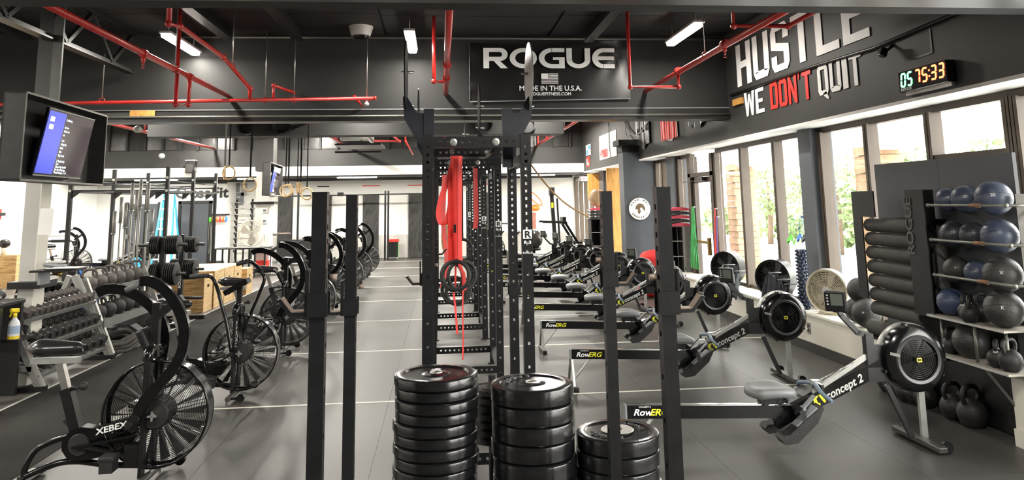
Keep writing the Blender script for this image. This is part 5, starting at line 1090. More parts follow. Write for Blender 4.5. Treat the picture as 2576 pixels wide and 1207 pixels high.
# ================================================================ LEFT RIG
rg = thing('pull_up_rig', 'large black pull-up rig beyond the free weights at left', 'rig', (-7.3, 18.5, 0)); pts = []
for X_, ys_ in ((-7.9, (16.8, 18.9, 21.0)), (-6.3, (17.9, 19.7, 21.6))):
    for y in ys_:
        h = 2.75 if X_ > -7 or y > 17 else 2.35; ob('upright', M().b2((X_ + 7.3 - .038, y - 18.5 - .038, 0), (X_ + 7.3 + .038, y - 18.5 + .038, h)), blks, rg); pts.append((X_ + 7.3, y - 18.5))
        for z in (2.5, 2.2): ob('bolt', M().cyl((X_ + 7.3, y - 18.5 - .05, z - .0), (X_ + 7.3, y - 18.5 - .04, z), .03, 10), steel, rg)
        ob('gusset', M().prism([(0, 2.0), (.25, 2.2), (0, 2.2)], (X_ + 7.3 - .25 if X_ > -7 else X_ + 7.3, y - 18.5 - .01, 0), (1, 0, 0), (0, 0, 1), .01), blks, rg)
for i in (0, 1, 3, 4):
    a, b = pts[i], pts[i + 1]; ob('pull_up_bar', M().cyl((*a, 2.42), (*b, 2.42), .017, 8), blks, rg); ob('cross_beam', M().bar((*a, 2.18), (*b, 2.18), .04, .05), blks, rg)
for i in range(3): ob('pull_up_bar', M().cyl((*pts[i], 2.33), (*pts[i + 3], 2.33), .017, 8).bar((*pts[i], 2.2), (*pts[i + 3], 2.2), .03, .04), blks, rg)
ob('spotter_arm', M().b2((-.9, -1.75, 1.12), (-.55, -1.67, 1.18)).b2((-1.2, -1.74, 1.13), (-.9, -1.69, 1.17)), blks, rg)
# door, ladder, lettering, items on the far left wall
d2 = S(ob('door_2', M().b2((-8.27, 24.84, 0.02), (-7.43, 24.88, 1.92)), mat('door_grey', (.05, .056, .066), .5, 0, .05))); ob('door_frame', M().b2((-8.37, 24.82, 0), (-8.28, 24.9, 2.0)).b2((-7.42, 24.82, 0), (-7.33, 24.9, 2.0)).b2((-8.37, 24.82, 1.93), (-7.33, 24.9, 2.02)), blk, d2); ob('door_knob', M().ball((-8.18, 24.8, .95), .035, n=12, m=8).cyl((-8.18, 24.84, .95), (-8.18, 24.8, .95), .015, 8), chrome, d2)
d3 = S(ob('door_3', M().b2((-9.9, 24.84, 0.02), (-9.0, 24.88, 1.95)), mat('door_grey', (.05, .056, .066), .5, 0, .05))); ob('door_frame', M().b2((-9.99, 24.82, 0), (-9.9, 24.9, 2.0)).b2((-9.0, 24.82, 0), (-8.93, 24.9, 2.0)), blk, d3)
cf = thing('wall_lettering', 'black stencil lettering CrossFit on the white wall above the door', 'wall lettering', (-8.5, 24.88, 2.12)); x = 0
for ch, w_ in (('C', .26), ('r', .2), ('o', .24), ('s', .21), ('s', .22), ('F', .24), ('i', .12), ('t', .18)): text(ch, .46, blk, 'letter', cf, (x, 0, 0), (1, 0, 0), (0, 0, 1), 1.0, 0, .01, .035); x += w_
fp = S(ob('trim_11', M().b2((-8.7, 24.87, 2.56), (-6.9, 24.895, 2.6)).b2((-8.78, 24.87, 2.1), (-8.72, 24.895, 2.6)), brownd))
ld_ = thing('stepladder', 'tall bright blue stepladder with pale rungs beside the grey door', 'ladder', (-8.38, 23.9, 0))
for s_ in (-1, 1): ob('front_rail', M().bar((s_ * .29, -.28, 0), (s_ * .15, .05, 2.3), .04, .09, (0, 1, 0)), ladb, ld_); ob('rear_rail', M().bar((s_ * .3, .55, 0), (s_ * .15, .08, 2.3), .04, .06, (0, 1, 0)), ladb, ld_)
for k in range(7): z = .28 + k * .3; w_ = .28 - .14 * z / 2.3; ob('step', M().b2((-w_, -.3 + .33 * z / 2.3 - .02, z - .02), (w_, -.18 + .33 * z / 2.3, z + .02)), mat('aluminium', (.7, .7, .68), .35, .3), ld_)
ob('top_cap', M().box((0, .06, 2.32), (.4, .2, .05), None, .01), ladb, ld_)
bkt = thing('bucket', 'light blue bucket at the foot of the ladder', 'bucket', (-8.9, 23.3, 0)); ob('tub', M().lathe([(0, 0.01), (.16, 0.01), (.2, .36), (.19, .36), (.15, .03)], (0, 0, 0), (0, 0, 1), 20), ladb, bkt); ob('handle', M().tube(smooth_path([(-.2, 0, .34), (0, 0, .5), (.2, 0, .34)]), .006, 6), steel, bkt)
for k, (px, py, lab) in enumerate(((531, 540, 'small white thermostat right of the grey door'),)):
    p = atY(px, py, 24.87); q = thing('thermostat', lab, 'thermostat', p); ob('case', M().box((0, 0, 0), (.1, .03, .1)), lgray, q); ob('display', M().box((0, -.017, .01), (.06, .004, .04)), gray, q)
for k, (py, lab) in enumerate(((529, 'upper white thermostat on the far white column'), (556, 'lower white thermostat on the far white column'))):
    p = atY(666, py, 20.58); q = thing('thermostat', lab, 'thermostat', p); ob('case', M().box((0, 0, 0), (.15, .03, .13), None, .01), paper, q); ob('display', M().box((0, -.017, .0), (.08, .004, .06)), gray, q)
# bands on hooks
hk = thing('hook_rail', 'black hook rail with jump ropes right of the door', 'hook rail', (-7.1, 24.86, 1.56)); ob('rail', M().b2((-.3, -.02, -.02), (.32, .02, .03)), blk, hk)
for k, (c_, n_) in enumerate(((lime, 'green'), (redf, 'red'), (orange, 'orange'), (redf, 'dark red'), (orange, 'bright orange'), (blue, 'blue'))):
    q = thing('jump_rope', '%s-handled jump rope hanging on the hook rail, %s from the left' % (n_, ['first', 'second', 'third', 'fourth', 'fifth', 'sixth'][k]), 'jump rope', (-7.36 + k * .1, 24.8, 1.5), 0, 'jump ropes on the hook rail'); ob('handles', M().cyl((-.015, 0, 0), (-.02, 0, -.17), .018, 8).cyl((.02, 0, -.01), (.025, -.01, -.16), .018, 8), c_, q); ob('cord', M().tube(smooth_path([(-.02, 0, -.17), (-.03, 0, -.8), (.0, 0, -1.15), (.03, 0, -.8), (.025, 0, -.16)]), .004, 5), cable, q)
# barbell gun rack on wall
gn = thing('barbell_wall_rack', 'black wall rack holding horizontal chrome barbells behind the round fan', 'barbell rack', (-6.5, 25.6, 0))
for x in (-.25, .25): ob('rail', M().b2((x - .03, -.02, .1), (x + .03, .02, 2.05)), blk, gn); [ob('holder', M().bar((x, -.02, .32 + k * .19), (x + .0, -.2, .4 + k * .19), .05, .05), blk, gn) for k in range(9)]
for k in range(9):
    q = thing('barbell', 'chrome barbell lying in the wall rack, %s from the top' % ['ninth', 'eighth', 'seventh', 'sixth', 'fifth', 'fourth', 'third', 'second', 'first'][k], 'barbell', (-6.5, 25.42, .42 + k * .19), 0, 'barbells in the wall rack'); ob('shaft', M().cyl((-.6, 0, 0), (.5, 0, 0), .014, 8), chrome, q); ob('sleeve', M().cyl((.5, 0, 0), (.75, 0, 0), .025, 10), chrome, q)
for k, (px, py, w_, h, lab, mt) in enumerate(((590, 472, .3, .3, 'dark grey notice on the white wall near the corner', gray), (613, 477, .2, .4, 'tall poster with purple edge beside the wooden ring', lgray), (602, 500, .26, .42, 'lower dark grey notice on the white wall', gray))):
    p = atY(px, py, 25.9); q = thing('wall_notice', lab, 'notice', (p.x, 25.98, p.z)); ob('sheet', M().box((0, 0, 0), (w_, .01, h)), mt, q); ob('print', M().box((-.04, -.007, .06), (w_ * .4, .004, .03)), wht, q)
# table with drum fan
tb = thing('steel_table', 'black steel frame table holding the round fan', 'table', (-5.15, 20.4, 0)); ob('table_top', M().b2((-.68, -.35, .72), (.65, .35, .75)), blk, tb)
for x in (-.64, -.3, .05, .35, .6):
    for y in (-.32, .32): ob('leg', M().b2((x - .02, y - .02, 0), (x + .02, y + .02, .72)), blk, tb)
ob('lower_rail', M().b2((-.66, -.33, .1), (.63, -.3, .14)), blk, tb)
rc = thing('crate', 'small red crate under the steel table', 'crate', (-4.7, 20.4, .14)); ob('body', M().box((0, 0, .12), (.35, .3, .24), None, .01), redf, rc); ob('lid', M().box((0, 0, .25), (.37, .32, .02)), redf, rc)
fn = thing('drum_fan', 'round pale metal fan standing on the steel table', 'fan', (-4.98, 20.3, .75)); m = M()
for k in range(11): m.ring((0, -.08 * (1 - (k / 10) ** 2) , .36), .03 + k * .029, .003, (0, 1, 0), 36, 3)
for k in range(20): a = k * PI / 10; m.bar((0, -.09, .36), (math.cos(a) * .32, 0, .36 + math.sin(a) * .32), .003, .003, (0, 1, 0))
ob('guard', m, ivory, fn, kind='stuff'); ob('rim', M().ring((0, 0, .36), .325, .012, (0, 1, 0), 40, 8).ring((0, .12, .36), .325, .008, (0, 1, 0), 40, 6), ivory, fn); 
for k in range(3):
    a = k * 2.094 + .5; u = Vector((math.cos(a), 0, math.sin(a))); v = Vector((-math.sin(a), .35, math.cos(a))); o = Vector((0, .05, .36)); ob('blade', M().add([o + u * .05 - v * .03, o + u * .26 - v * .08, o + u * .29 + v * .04, o + u * .2 + v * .13, o + u * .05 + v * .04], [(0, 1, 2, 3, 4)]), lgray, fn)
ob('motor', M().cyl((0, .02, .36), (0, .15, .36), .06, 16), lgray, fn); ob('stand', M().tube(smooth_path([(-.33, .05, .36), (-.34, .05, .15), (-.25, -.05, .012), (.25, -.05, .012), (.34, .05, .15), (.33, .05, .36)]), .012, 8), silver, fn)
# hanging wooden rings
def ringp(i, px, py, Y_, R_, ax, lab):
    p = atY(px, py, Y_); t = thing('wooden_ring', lab, 'gym ring', p, 0, 'wooden gym rings hanging from the ceiling'); ob('ring', M().ring((0, 0, 0), R_, .016, ax, 32, 8), plyl, t); ob('strap', M().strap([(0, 0, R_), (0, 0, 4.26 - p.z)], .025 if i % 2 else .035, .004, (1, 0, 0)), blk if i != 0 else cable, t)
for i, a in enumerate(((565, 435, 14.2, .115, (1, .35, 0), 'wooden ring seen edge-on, left one of the highest pair'), (576, 435, 14.2, .12, (.25, 1, 0), 'wooden ring facing forward, right one of the highest pair'), (629, 464, 14.8, .125, (.1, 1, 0), 'wooden ring hanging alone left of the far television'), (718, 480, 16.2, .12, (.2, 1, 0), 'wooden ring just right of the far television, front one'), (725, 478, 16.4, .12, (.5, 1, 0), 'wooden ring just right of the far television, behind the front one'), (748, 473, 17, .12, (1, .3, 0), 'wooden ring edge-on, left of the far pair'), (756, 473, 17, .12, (1, .4, 0), 'wooden ring edge-on, right of the far pair'), (772, 487, 15.5, .115, (.2, 1, 0), 'wooden ring left of the left squat stand top'))): ringp(i, *a)
# boards, lines and rigs on the back wall
for k, (x0, x1, lab) in enumerate(((-5.5, -5.05, 'black scuffed board on the back wall right of the far television'), (-4.3, -3.72, 'black scuffed board behind the left squat stand'), (-2.67, -2.13, 'black scuffed board behind the bike row'), (-1.12, -.6, 'black scuffed board just left of the power racks'), (1.42, 1.95, 'black scuffed board seen between the rack and right wall'))):
    q = thing('wall_board', lab, 'wall board', ((x0 + x1) / 2, 25.97, 0), 0, 'black boards on the back wall'); ob('panel', M().b2((x0 - (x0 + x1) / 2, -.03, .02), (x1 - (x0 + x1) / 2, 0, 2.16)), scuff, q); ob('target_line', M().b2((-.3 if k != 1 else -.2, -.012, 2.43), (.3 if k != 1 else .2, 0, 2.46)), redf if k > 1 else blk, q)
wr_ = thing('wall_rig', 'thin black wall rig with long bar across the back wall', 'rig', (-3.4, 25.0, 0)); ob('long_bar', M().cyl((-1.6, 0, 2.12), (2.9, 0, 2.14), .02, 8), blks, wr_)
for x in (-1.45, -1.25, 1.56, 1.66): ob('upright', M().b2((x - .03, -.03, 0), (x + .03, .03, 2.25)), blks, wr_)
ob('top_teeth', M().b2((.0, -.02, 2.1), (.2, .02, 2.22)), blks, wr_, kind='stuff')
sb = thing('storage_bin', 'black bin with red lid standing against the back wall', 'bin', (-1.6, 25.6, 0)); ob('body', M().b2((-.16, -.15, .06), (.16, .15, .56)), blk, sb); ob('lid', M().b2((-.18, -.17, .56), (.18, .17, .64)), redf, sb); ob('feet', M().b2((-.16, -.15, 0), (-.12, .15, .06)).b2((.12, -.15, 0), (.16, .15, .06)), silver, sb); ob('green_edge', M().b2((.16, -.16, .05), (.17, -.14, .6)), lime, sb)
bt_ = thing('bench_box', 'low black cabinet against the back wall left of the left squat stand', 'cabinet', (-4.3, 24.6, 0)); ob('body', M().b2((-.85, -.25, .1), (.55, .25, .74)), blk, bt_); ob('label_strip', M().b2((-.75, -.26, .66), (-.45, -.25, .7)), lgray, bt_); ob('plinth', M().b2((-.83, -.23, 0), (.53, .23, .1)), gray, bt_)
cdr = thing('collar_stand', 'grey storage arm with a coiled strap left of the bike arms', 'storage arm', (-4.35, 20.5, 1.08)); ob('arm', M().cyl((0, 0, 0), (.35, 0, 0), .02, 8), mat('worn_liner', (.17, .125, .1), .45), cdr); ob('flange', M().cyl((-.1, 0, 0), (0, 0, 0), .06, 12), steel, cdr)
# far left small things
rb = thing('wall_rower_hanger', 'red wall board with a black bracket at the far left', 'wall bracket', (-10.86, 18.9, 1.72)); ob('board', M().b2((0, -.75, -.13), (.03, .75, .13)), redf, rb); ob('bar', M().b2((.03, -.4, -.04), (.1, .8, .04)), blk, rb)
op_ = thing('orange_plate', 'orange weight plate leaning by the far left plywood box', 'weight plate', (-9.78, 19.4, .24)); ob('rubber', M().lathe([(.06, -.03), (.24, -.03), (.24, .03), (.06, .03)], (0, 0, 0), (.5, -1, .15), 36), orange, op_); ob('hub', M().lathe([(.025, -.032), (.06, -.032), (.06, .032), (.025, .032)], (0, 0, 0), (.5, -1, .15), 24), lgray, op_)
bg_ = thing('gym_bag', 'blue and yellow bundle on the floor at the far left', 'bag', (-9.9, 21.5, 0)); ob('bag', M().ball((0, 0, .12), .2, (1.4, .9, .6)), blue, bg_); ob('cloth', M().ball((-.25, -.05, .12), .15, (1.2, .8, .7)), yplas, bg_)
pf = thing('dip_stand', 'white pipe dip stand by the left wall', 'dip stand', (-10.2, 21.35, 0))
for x in (-.45, .05, .45): ob('leg', M().cyl((x, 0, 0), (x, 0, 1.12), .025, 8), lgray, pf)
ob('top_rail', M().cyl((-.45, 0, 1.12), (.45, 0, 1.12), .025, 8), lgray, pf); ob('lower_rail', M().cyl((-.45, 0, .5), (.05, 0, .52), .025, 8), lgray, pf)
vb = thing('bottle', 'small bottle with a black top on the far left plywood box', 'bottle', (-10.35, 19.0, .77)); ob('body', M().cyl((0, 0, 0), (0, 0, .16), .06, 12), ivory, vb); ob('cap', M().ball((0, 0, .26), .13, (1, .8, .8)), blk, vb)
# desk and spray bottle at left edge
dk_ = thing('black_desk', 'black desk edge with dark top at the left edge of view', 'desk', (-4.55, 7.9, 0)); ob('top', M().box((0, 0, .9), (.7, .55, .045), None, .01), blk, dk_); ob('leg', M().b2((.26, -.24, 0), (.36, -.14, .88)), blk, dk_); ob('leg', M().b2((-.3, -.24, 0), (-.24, .2, .88)), blk, dk_); ob('back_panel', M().b2((-.3, .18, .0), (.36, .22, .88)), blk, dk_); ob('shelf', M().b2((-.3, -.1, .55), (.5, .2, .575)), blk, dk_)
hb = thing('round_case', 'dark rounded case on top of the desk at left edge', 'case', (-4.4, 7.85, .925)); ob('shell', M().ball((0, 0, .06), .13, (1.3, 1, .5)), rubm, hb); ob('clasp', M().box((.15, -.05, .05), (.02, .04, .03)), silver, hb)
sb_ = thing('spray_bottle', 'white spray bottle with a yellow trigger head at left', 'spray bottle', (-4.13, 7.86, .575)); ob('body', M().lathe([(0, 0), (.046, 0), (.05, .01), (.05, .13), (.042, .16), (.02, .19), (.016, .21)], (0, 0, 0), (0, 0, 1), 24), mat('clear_white_plastic', (.75, .76, .78), .3), sb_); ob('liquid', M().lathe([(0, 0.002), (.0505, 0.002), (.0505, .03)], (0, 0, 0), (0, 0, 1), 24), yplas, sb_); ob('label', M().lathe([(.0515, .05), (.0515, .125)], (0, 0, 0), (0, 0, 1), 24), mat('label_blue', (.35, .45, .6), .5), sb_); ob('trigger_head', M().cyl((0, 0, .2), (0, 0, .24), .018, 12).box((-.005, 0, .265), (.085, .028, .04), None, .01).bar((-.03, 0, .25), (-.045, 0, .205), .014, .01), yplas, sb_)
rb_ = thing('red_ball', 'red rounded bag on the floor at the left edge', 'ball', (-4.13, 7.25, .14)); ob('shell', M().ball((0, 0, 0), .14, (1, 1, 1)), redc, rb_); ob('seam', M().ring((0, 0, 0), .1405, .002, (1, .3, .2), 28, 4), mat('dark_red', (.4, .02, .02), .6), rb_)
# ================================================================ RIGHT SIDE: BOARD, SHELVES, BALLS
nbk = S(ob('trim_12', M().b2((4.15, -3, 0.12), (4.9, 5.3, .5)).b2((4.13, -3, 0), (4.9, 5.3, .12)), cream))
bd = thing('backing_board', 'large slate-grey plywood board carrying ball shelves at right', 'board', (4.28, 6.05, 0)); ob('panel', M().b2((0, -.85, .02), (.03, .0, 2.11)), grayd, bd); ob('panel', M().b2((0, .003, .02), (.03, .95, 2.11)), grayd, bd); ob('lower_panel', M().b2((-.02, -.7, .02), (0, .6, .85)), blk, bd)
for z in (1.72, 1.443, 1.165):
    q = thing('ball_rail', ['top', 'middle', 'lowest'][[1.72, 1.443, 1.165].index(z)] + ' grey pipe rail holding slam balls on the board', 'shelf', (3.97, 5.35, z), 0, 'pipe rails on the grey board'); ob('front_pipe', M().cyl((0, -.42, 0), (0, .43, 0), .011, 10), mat('galvanised', (.2, .2, .18), .45, .7), q)
    ob('coupling', M().cyl((0, -.16, 0), (0, -.06, 0), .015, 12), mat('rusty_fitting', (.25, .13, .07), .6, .3), q)
    for y in (-.42, .43): ob('elbow', M().ball((0, y, 0), .017, n=12, m=8).cyl((0, y, 0), (.29, y, 0), .012, 10), mat('galvanised', (.2, .2, .18), .45, .7), q); ob('flange', M().cyl((.29, y, 0), (.305, y, 0), .04, 16), mat('galvanised', (.2, .2, .18), .45, .7), q)
def ball(x, y, z, r, mt, lab, txt=None, grp='slam balls on the grey board'):
    if y < 7 and z > 1.1: z = {1.7: 1.765, 1.4: 1.487, 1.1: 1.209}[1.7 if z > 1.6 else 1.4 if z > 1.35 else 1.1] + (r - .12) * .25; r *= .84
    elif y < 7: z -= r * .14; r *= .86
    t = thing('slam_ball', lab, 'exercise ball', (x, y, z), 0, grp); ob('shell', M().ball((0, 0, 0), r, n=32, m=20), mt, t); ob('seam', M().ring((0, 0, 0), r * 1.0005, .0015, (.2, .3, 1), 40, 4), blk, t)
    if txt: v = Vector((-.62, -.74, .1)).normalized(); u = Vector((.74, -.62, 0)); text(txt, r * .24, whg, 'lettering', t, v * (r + .002) - u * r * .12, u, Vector((0, 0, 1)), 1, 0, .002, .02)
    return t
navl = mat('navy_ball', (.04, .052, .085), .38, 0, .12, 6)
ball(4.11, 5.72, 1.765, .115, navl, 'small blue-grey slam ball marked 15 on the top rail', '15'); ball(4.12, 5.53, 1.775, .13, navl, 'blue slam ball marked 20, middle of the top rail', '20'); ball(4.11, 5.22, 1.79, .152, navl, 'largest blue slam ball marked 20 on the top rail', '20')
ball(4.11, 5.7, 1.475, .125, mat('dark_ball', (.022, .024, .03), .4, 0, .2), 'dark slam ball at the left of the middle rail', '15'); ball(4.12, 5.49, 1.475, .122, mat('dark_ball', (.022, .024, .03), .4, 0, .2), 'dark ribbed slam ball in the middle of the middle rail'); ball(4.11, 5.2, 1.475, .15, navl, 'large blue slam ball at the right of the middle rail')
ball(4.11, 5.7, 1.205, .125, graybl, 'black textured slam ball with white mark, left of lowest rail', 'Y'); ball(4.12, 5.5, 1.19, .105, navl, 'small blue slam ball in the middle of the lowest rail', 'x'); ball(4.1, 5.2, 1.215, .155, graybl, 'large black textured slam ball at the right of the lowest rail', 'X')
for z, y0, y1, nm in ((.84, 5.08, 5.93, 'upper'), (.545, 5.08, 5.9, 'lower')):
    q = thing('plywood_shelf', nm + ' pale-edged plywood shelf below the ball rails', 'shelf', (4.12, 5.5, z)); ob('board', M().b2((-.15, y0 - 5.5, -.015), (.15, y1 - 5.5, 0)), mat('shelf_top', (.3, .28, .24), .6), q); ob('edge_strip', M().b2((-.155, y0 - 5.5, -.016), (-.15, y1 - 5.5, .001)), lgray, q)
    if nm == 'upper':
        for y in (-.34, -.02, .36): ob('support', M().cyl((-.08, y, -.3), (-.08, y, -.015), .012, 10), mat('galvanised', (.2, .2, .18), .45, .7), q)
    else: ob('brace', M().bar((-.1, -.1, -.01), (.1, -.25, -.38), .02, .02), mat('galvanised', (.2, .2, .18), .45, .7), q)
ball(4.1, 5.8, .84 + .125, .125, mat('navy_ball2', (.035, .05, .1), .45, 0, .12), 'blue slam ball on the upper plywood shelf'); ball(4.08, 5.2, .84 + .155, .155, graybl, 'big black textured ball on the right of the upper shelf', 'K'); ball(4.1, 5.62, .545 + .15, .15, graybl, 'big dark ball on the lower plywood shelf')
def kbs(x, y, z, R_, rz, lab, grp, band_=None):
    t = kettlebell(R_, iron, band_); t.location = (x, y, z); t.rotation_euler[2] = rz; t['label'] = lab; t['group'] = grp; return t
g = 'kettlebells on the plywood shelves'
kbs(4.08, 5.6, .84, .065, .4, 'small kettlebell with a white handle tag beside the blue ball', g, whg); kbs(4.12, 5.48, .84, .075, .2, 'kettlebell in the middle of the upper shelf', g); kbs(4.0, 5.46, .84, .068, .9, 'rusty kettlebell at the front of the upper shelf', g)
kbs(4.08, 5.82, .545, .07, .4, 'kettlebell left of the big dark ball on the lower shelf', g); kbs(4.06, 5.3, .545, .068, .8, 'small kettlebell right of the dark ball with white tag', g, whg); kbs(4.06, 5.17, .545, .08, .3, 'larger kettlebell at the right end of the lower shelf', g)
g = 'kettlebells on the floor below the shelves'
for k, (px, py, R_, rz, lab, bnd) in enumerate(((2490, 1085, .11, .3, 'kettlebell standing nearest on the floor, at far right', None), (2430, 1065, .1, .2, 'second nearest floor kettlebell, beside the nearest', None), (2356, 1035, .095, .15, 'floor kettlebell with blue bands on its handle, behind the rower flywheel leg', blue), (2290, 1020, .09, .1, 'floor kettlebell with blue bands, just right of the front rower wheel', blue), (2395, 1010, .1, .6, 'floor kettlebell in the back row below the brace', None), (2440, 1020, .1, .9, 'floor kettlebell in the back row at right', None), (2325, 1000, .09, .4, 'floor kettlebell in the back row, left of the blue banded one', None), (2262, 1000, .085, .2, 'leftmost floor kettlebell, half hidden by the rower', None), (2360, 990, .09, .2, 'small floor kettlebell farthest back', None))):
    p = atZ(px, py - 8, 0); kbs(min(p.x, 4.15), p.y + .05, 0, R_, rz, lab, g, bnd)
# roller rack
rk = thing('roller_rack', 'black steel roller rack with cut-out brand letters on the grey board', 'rack', (4.16, 6.0, .75))
ob('side_plate', M().b2((-.17, .82, .0), (.1, .835, 1.1)).b2((-.17, .56, .0), (-.155, .835, 1.1)) if False else M().b2((-.15, .84, .1), (-.138, .99, 1.1)).b2((-.15, .62, .86), (-.138, .84, 1.1)), mat('rack_plate', (.012, .012, .012), .4, .3), rk)
ob('side_plate', M().b2((-.16, .0, .06), (-.148, .12, 1.1)).b2((-.16, -.12, .06), (-.148, .0, 1.1)).b2((-.16, .12, .06), (.1, .13, 1.1)), mat('rack_plate', (.012, .012, .012), .4, .3), rk)
text('ROGUE', .13, mat('letter_dark', (.07, .07, .07), .5), 'lettering', rk, (-.165, .05, .55), (0, 0, 1), (0, 1, 0), 1.1, 0, .003, .02)
ob('bottom_tray', M().b2((-.1, -.1, -.28), (.12, 1.0, -.26)), blk, rk); ob('back_bar', M().b2((.1, .0, .2), (.11, .95, .25)).b2((.1, .0, .8), (.11, .95, .85)), blk, rk)
fm = M().lathe([(0, -.36), (.055, -.36), (.062, -.35), (.062, .35), (.055, .36), (0, .36)], (0, 0, 0), (0, 1, 0), 24).mesh('foam', mat('black_foam', (.045, .042, .037), .8, 0, .2, 10, .3, 80))
for k in range(7):
    t = thing('foam_roller', 'black foam roller lying in the roller rack, %s from the top' % ['first', 'second', 'third', 'fourth', 'fifth', 'sixth', 'seventh'][k], 'foam roller', (4.09, 6.5, 1.53 - k * .128), 0, 'foam rollers in the rack'); ob('foam', fm, None, t)
t = thing('foam_roller', 'lowest long foam roller lying on the sill below the rack', 'foam roller', (4.14, 6.55, .56)); o = ob('foam', fm, None, t); o.scale = (1.15, 1.35, 1.15); ob('core', M().cyl((0, -.49, 0), (0, .49, 0), .03, 12), blk, t)
t = thing('rolled_mat', 'upright dark rolled mat behind the lowest ball rail', 'rolled mat', (4.13, 5.93, .85)); ob('roll', M().lathe([(0, 0), (.06, 0), (.06, .55), (.05, .55), (0, .54)], (0, 0, 0), (0, 0, 1), 24), mat('dark_foam', (.06, .058, .055), .8), t); ob('edge', M().b2((-.066, -.04, 0), (-.055, -.03, .55)), blk, t)
wp_ = thing('white_post', 'white curtain-like post at the right edge of view', 'post', (4.2, 5.08, .5)); ob('post', M().b2((-.03, -.1, 0), (.03, .0, 1.3)), white, wp_); ob('post_edge', M().b2((-.035, -.14, 0), (.0, -.11, 1.33)), lgray, wp_)
# balls, fans etc on the sill
SZ = .45
ball(4.46, 7.75, SZ + .14 + .22, .135, graybl, 'black tyre-tread ball on top of the two on the sill', None, 'black balls on the sill'); ball(4.5, 7.92, SZ + .13, .13, graybl, 'black ball at the back left on the window sill', None, 'black balls on the sill'); ball(4.42, 7.6, SZ + .145, .145, graybl, 'black ball with white mark, front on the window sill', 'o', 'black balls on the sill')
def fan(x, y, R_, mt, dep, lab, rz, cx=None):
    t = thing('round_fan', lab, 'fan', (x, y, SZ), rz); c = R_ + .02; m = M()
    for k in range(12): m.ring((0, -dep / 2, c), .03 + (R_ - .04) * k / 11, .003, (0, 1, 0), 40, 3)
    for k in range(24): a = k * PI / 12; m.bar((math.cos(a) * .04, -dep / 2, c + math.sin(a) * .04), (math.cos(a) * R_ * .97, -dep / 2 + .01, c + math.sin(a) * R_ * .97), .004, .004, (0, 1, 0))
    ob('front_grille', m, mt, t, kind='stuff'); ob('drum', M().lathe([(R_ - .02, -dep / 2), (R_, -dep / 2 - .005), (R_ + .004, 0), (R_, dep / 2), (R_ * .75, dep / 2 + .03), (R_ * .74, dep / 2 + .03)], (0, 0, c), (0, 1, 0), 40), mt, t)
    ob('shade_disc', M().lathe([(0, dep / 2 + .02), (R_ * .9, dep / 2 + .01)], (0, 0, c), (0, 1, 0), 32), mat('fan_back_ivory', (.42, .37, .27), .6) if mt is ivory else mat('fan_back_dark', (.02, .02, .021), .6), t)  # disc coloured darker to give the shade inside the drum
    ob('hub', M().lathe([(0, -dep / 2 - .015), (.05, -dep / 2 - .012), (.055, 0)], (0, 0, c), (0, 1, 0), 20), lgray, t)
    for k in range(5): a = k * 1.257; u = Vector((math.cos(a), 0, math.sin(a))); v = Vector((-math.sin(a), .4, math.cos(a))); o = Vector((0, 0, c)); ob('blade', M().add([o + u * .05 - v * .02, o + u * R_ * .85 - v * .05, o + u * R_ * .85 + v * .07, o + u * .05 + v * .03], [(0, 1, 2, 3)]), gray if mt is not ivory else ivory, t)
    ob('stand', M().box((0, .02, .012), (R_ * 1.1, dep * .9, .024), None, .008).bar((0, dep * .3, .02), (0, dep * .3, c), .06, .04, (0, 1, 0)), mt, t); return t
fan(4.5, 8.5, .25, ivory, .1, 'ivory round fan on the sill before the near grey column', -.95); fan(4.52, 9.92, .255, blk, .2, 'black drum fan on the sill left of the bumpy roller', -.9); fan(4.52, 11.62, .255, blk, .2, 'black drum fan on the sill by the glazed door', -.9)
br_ = thing('bumpy_roller', 'tall dark navy bumpy foam roller standing on the sill', 'foam roller', (4.42, 8.95, SZ)); ob('core', M().cyl((0, 0, 0), (0, 0, .72), .055, 20), navyb, br_); m = M()
for i in range(17):
    for k in range(9): a = 2 * PI * (k + .5 * (i % 2)) / 9; m.ball((math.cos(a) * .058, math.sin(a) * .058, .025 + i * .042), .019, (1, 1, .8), 6, 4)
ob('knobs', m, navyb, br_, kind='stuff')
def cloth(x, y, z0, z1, wdt, lab, seed, rz=0):
    rnd = random.Random(seed); m = M(); NX, NZ = 16, 12; vs = []
    for s_ in (0, .012):
        for j in range(NZ + 1):
            for i in range(NX + 1):
                a, b = i / NX, j / NZ; wv = .035 * math.sin(a * 11 + seed) * (.3 + b) + .02 * math.sin(a * 23 + b * 3 + seed * 2); sp = .55 + .45 * b; dz = -.06 * abs(a - .5) * (1 - b) * 2
                vs.append((wv + s_ - .05 * b, (a - .5) * wdt * sp, z1 - z0 - (z1 - z0) * b * (1 - .12 * math.sin(a * 7 + seed)) + dz))
    n0 = (NX + 1) * (NZ + 1); fs = []
    for j in range(NZ):
        for i in range(NX): q = j * (NX + 1) + i; f = (q, q + 1, q + NX + 2, q + NX + 1); fs += [f, tuple(n0 + k for k in f[::-1])]
    m.add(vs, fs, True); t = thing('towel', lab, 'towel', (x, y, z0), rz, 'dark towels on the window ledge'); ob('cloth', m, towel, t); ob('peg', M().cyl((-.02, 0, z1 - z0 - .01), (.15, 0, z1 - z0 - .01), .008, 6), gray, t)
cloth(4.30, 9.6, .47, .84, .3, 'dark towel hanging right of the nearer black drum fan', 1); cloth(4.29, 9.33, .38, .78, .22, 'dark towel hanging lower beside the bumpy roller', 2); cloth(4.29, 9.15, .34, .74, .16, 'narrow dark towel just left of the bumpy roller', 3)
cloth(4.30, 11.15, .5, .82, .3, 'dark towel right of the farther drum fan', 4); cloth(4.29, 10.75, .4, .76, .26, 'dark towel hanging lowest between the two drum fans', 5)
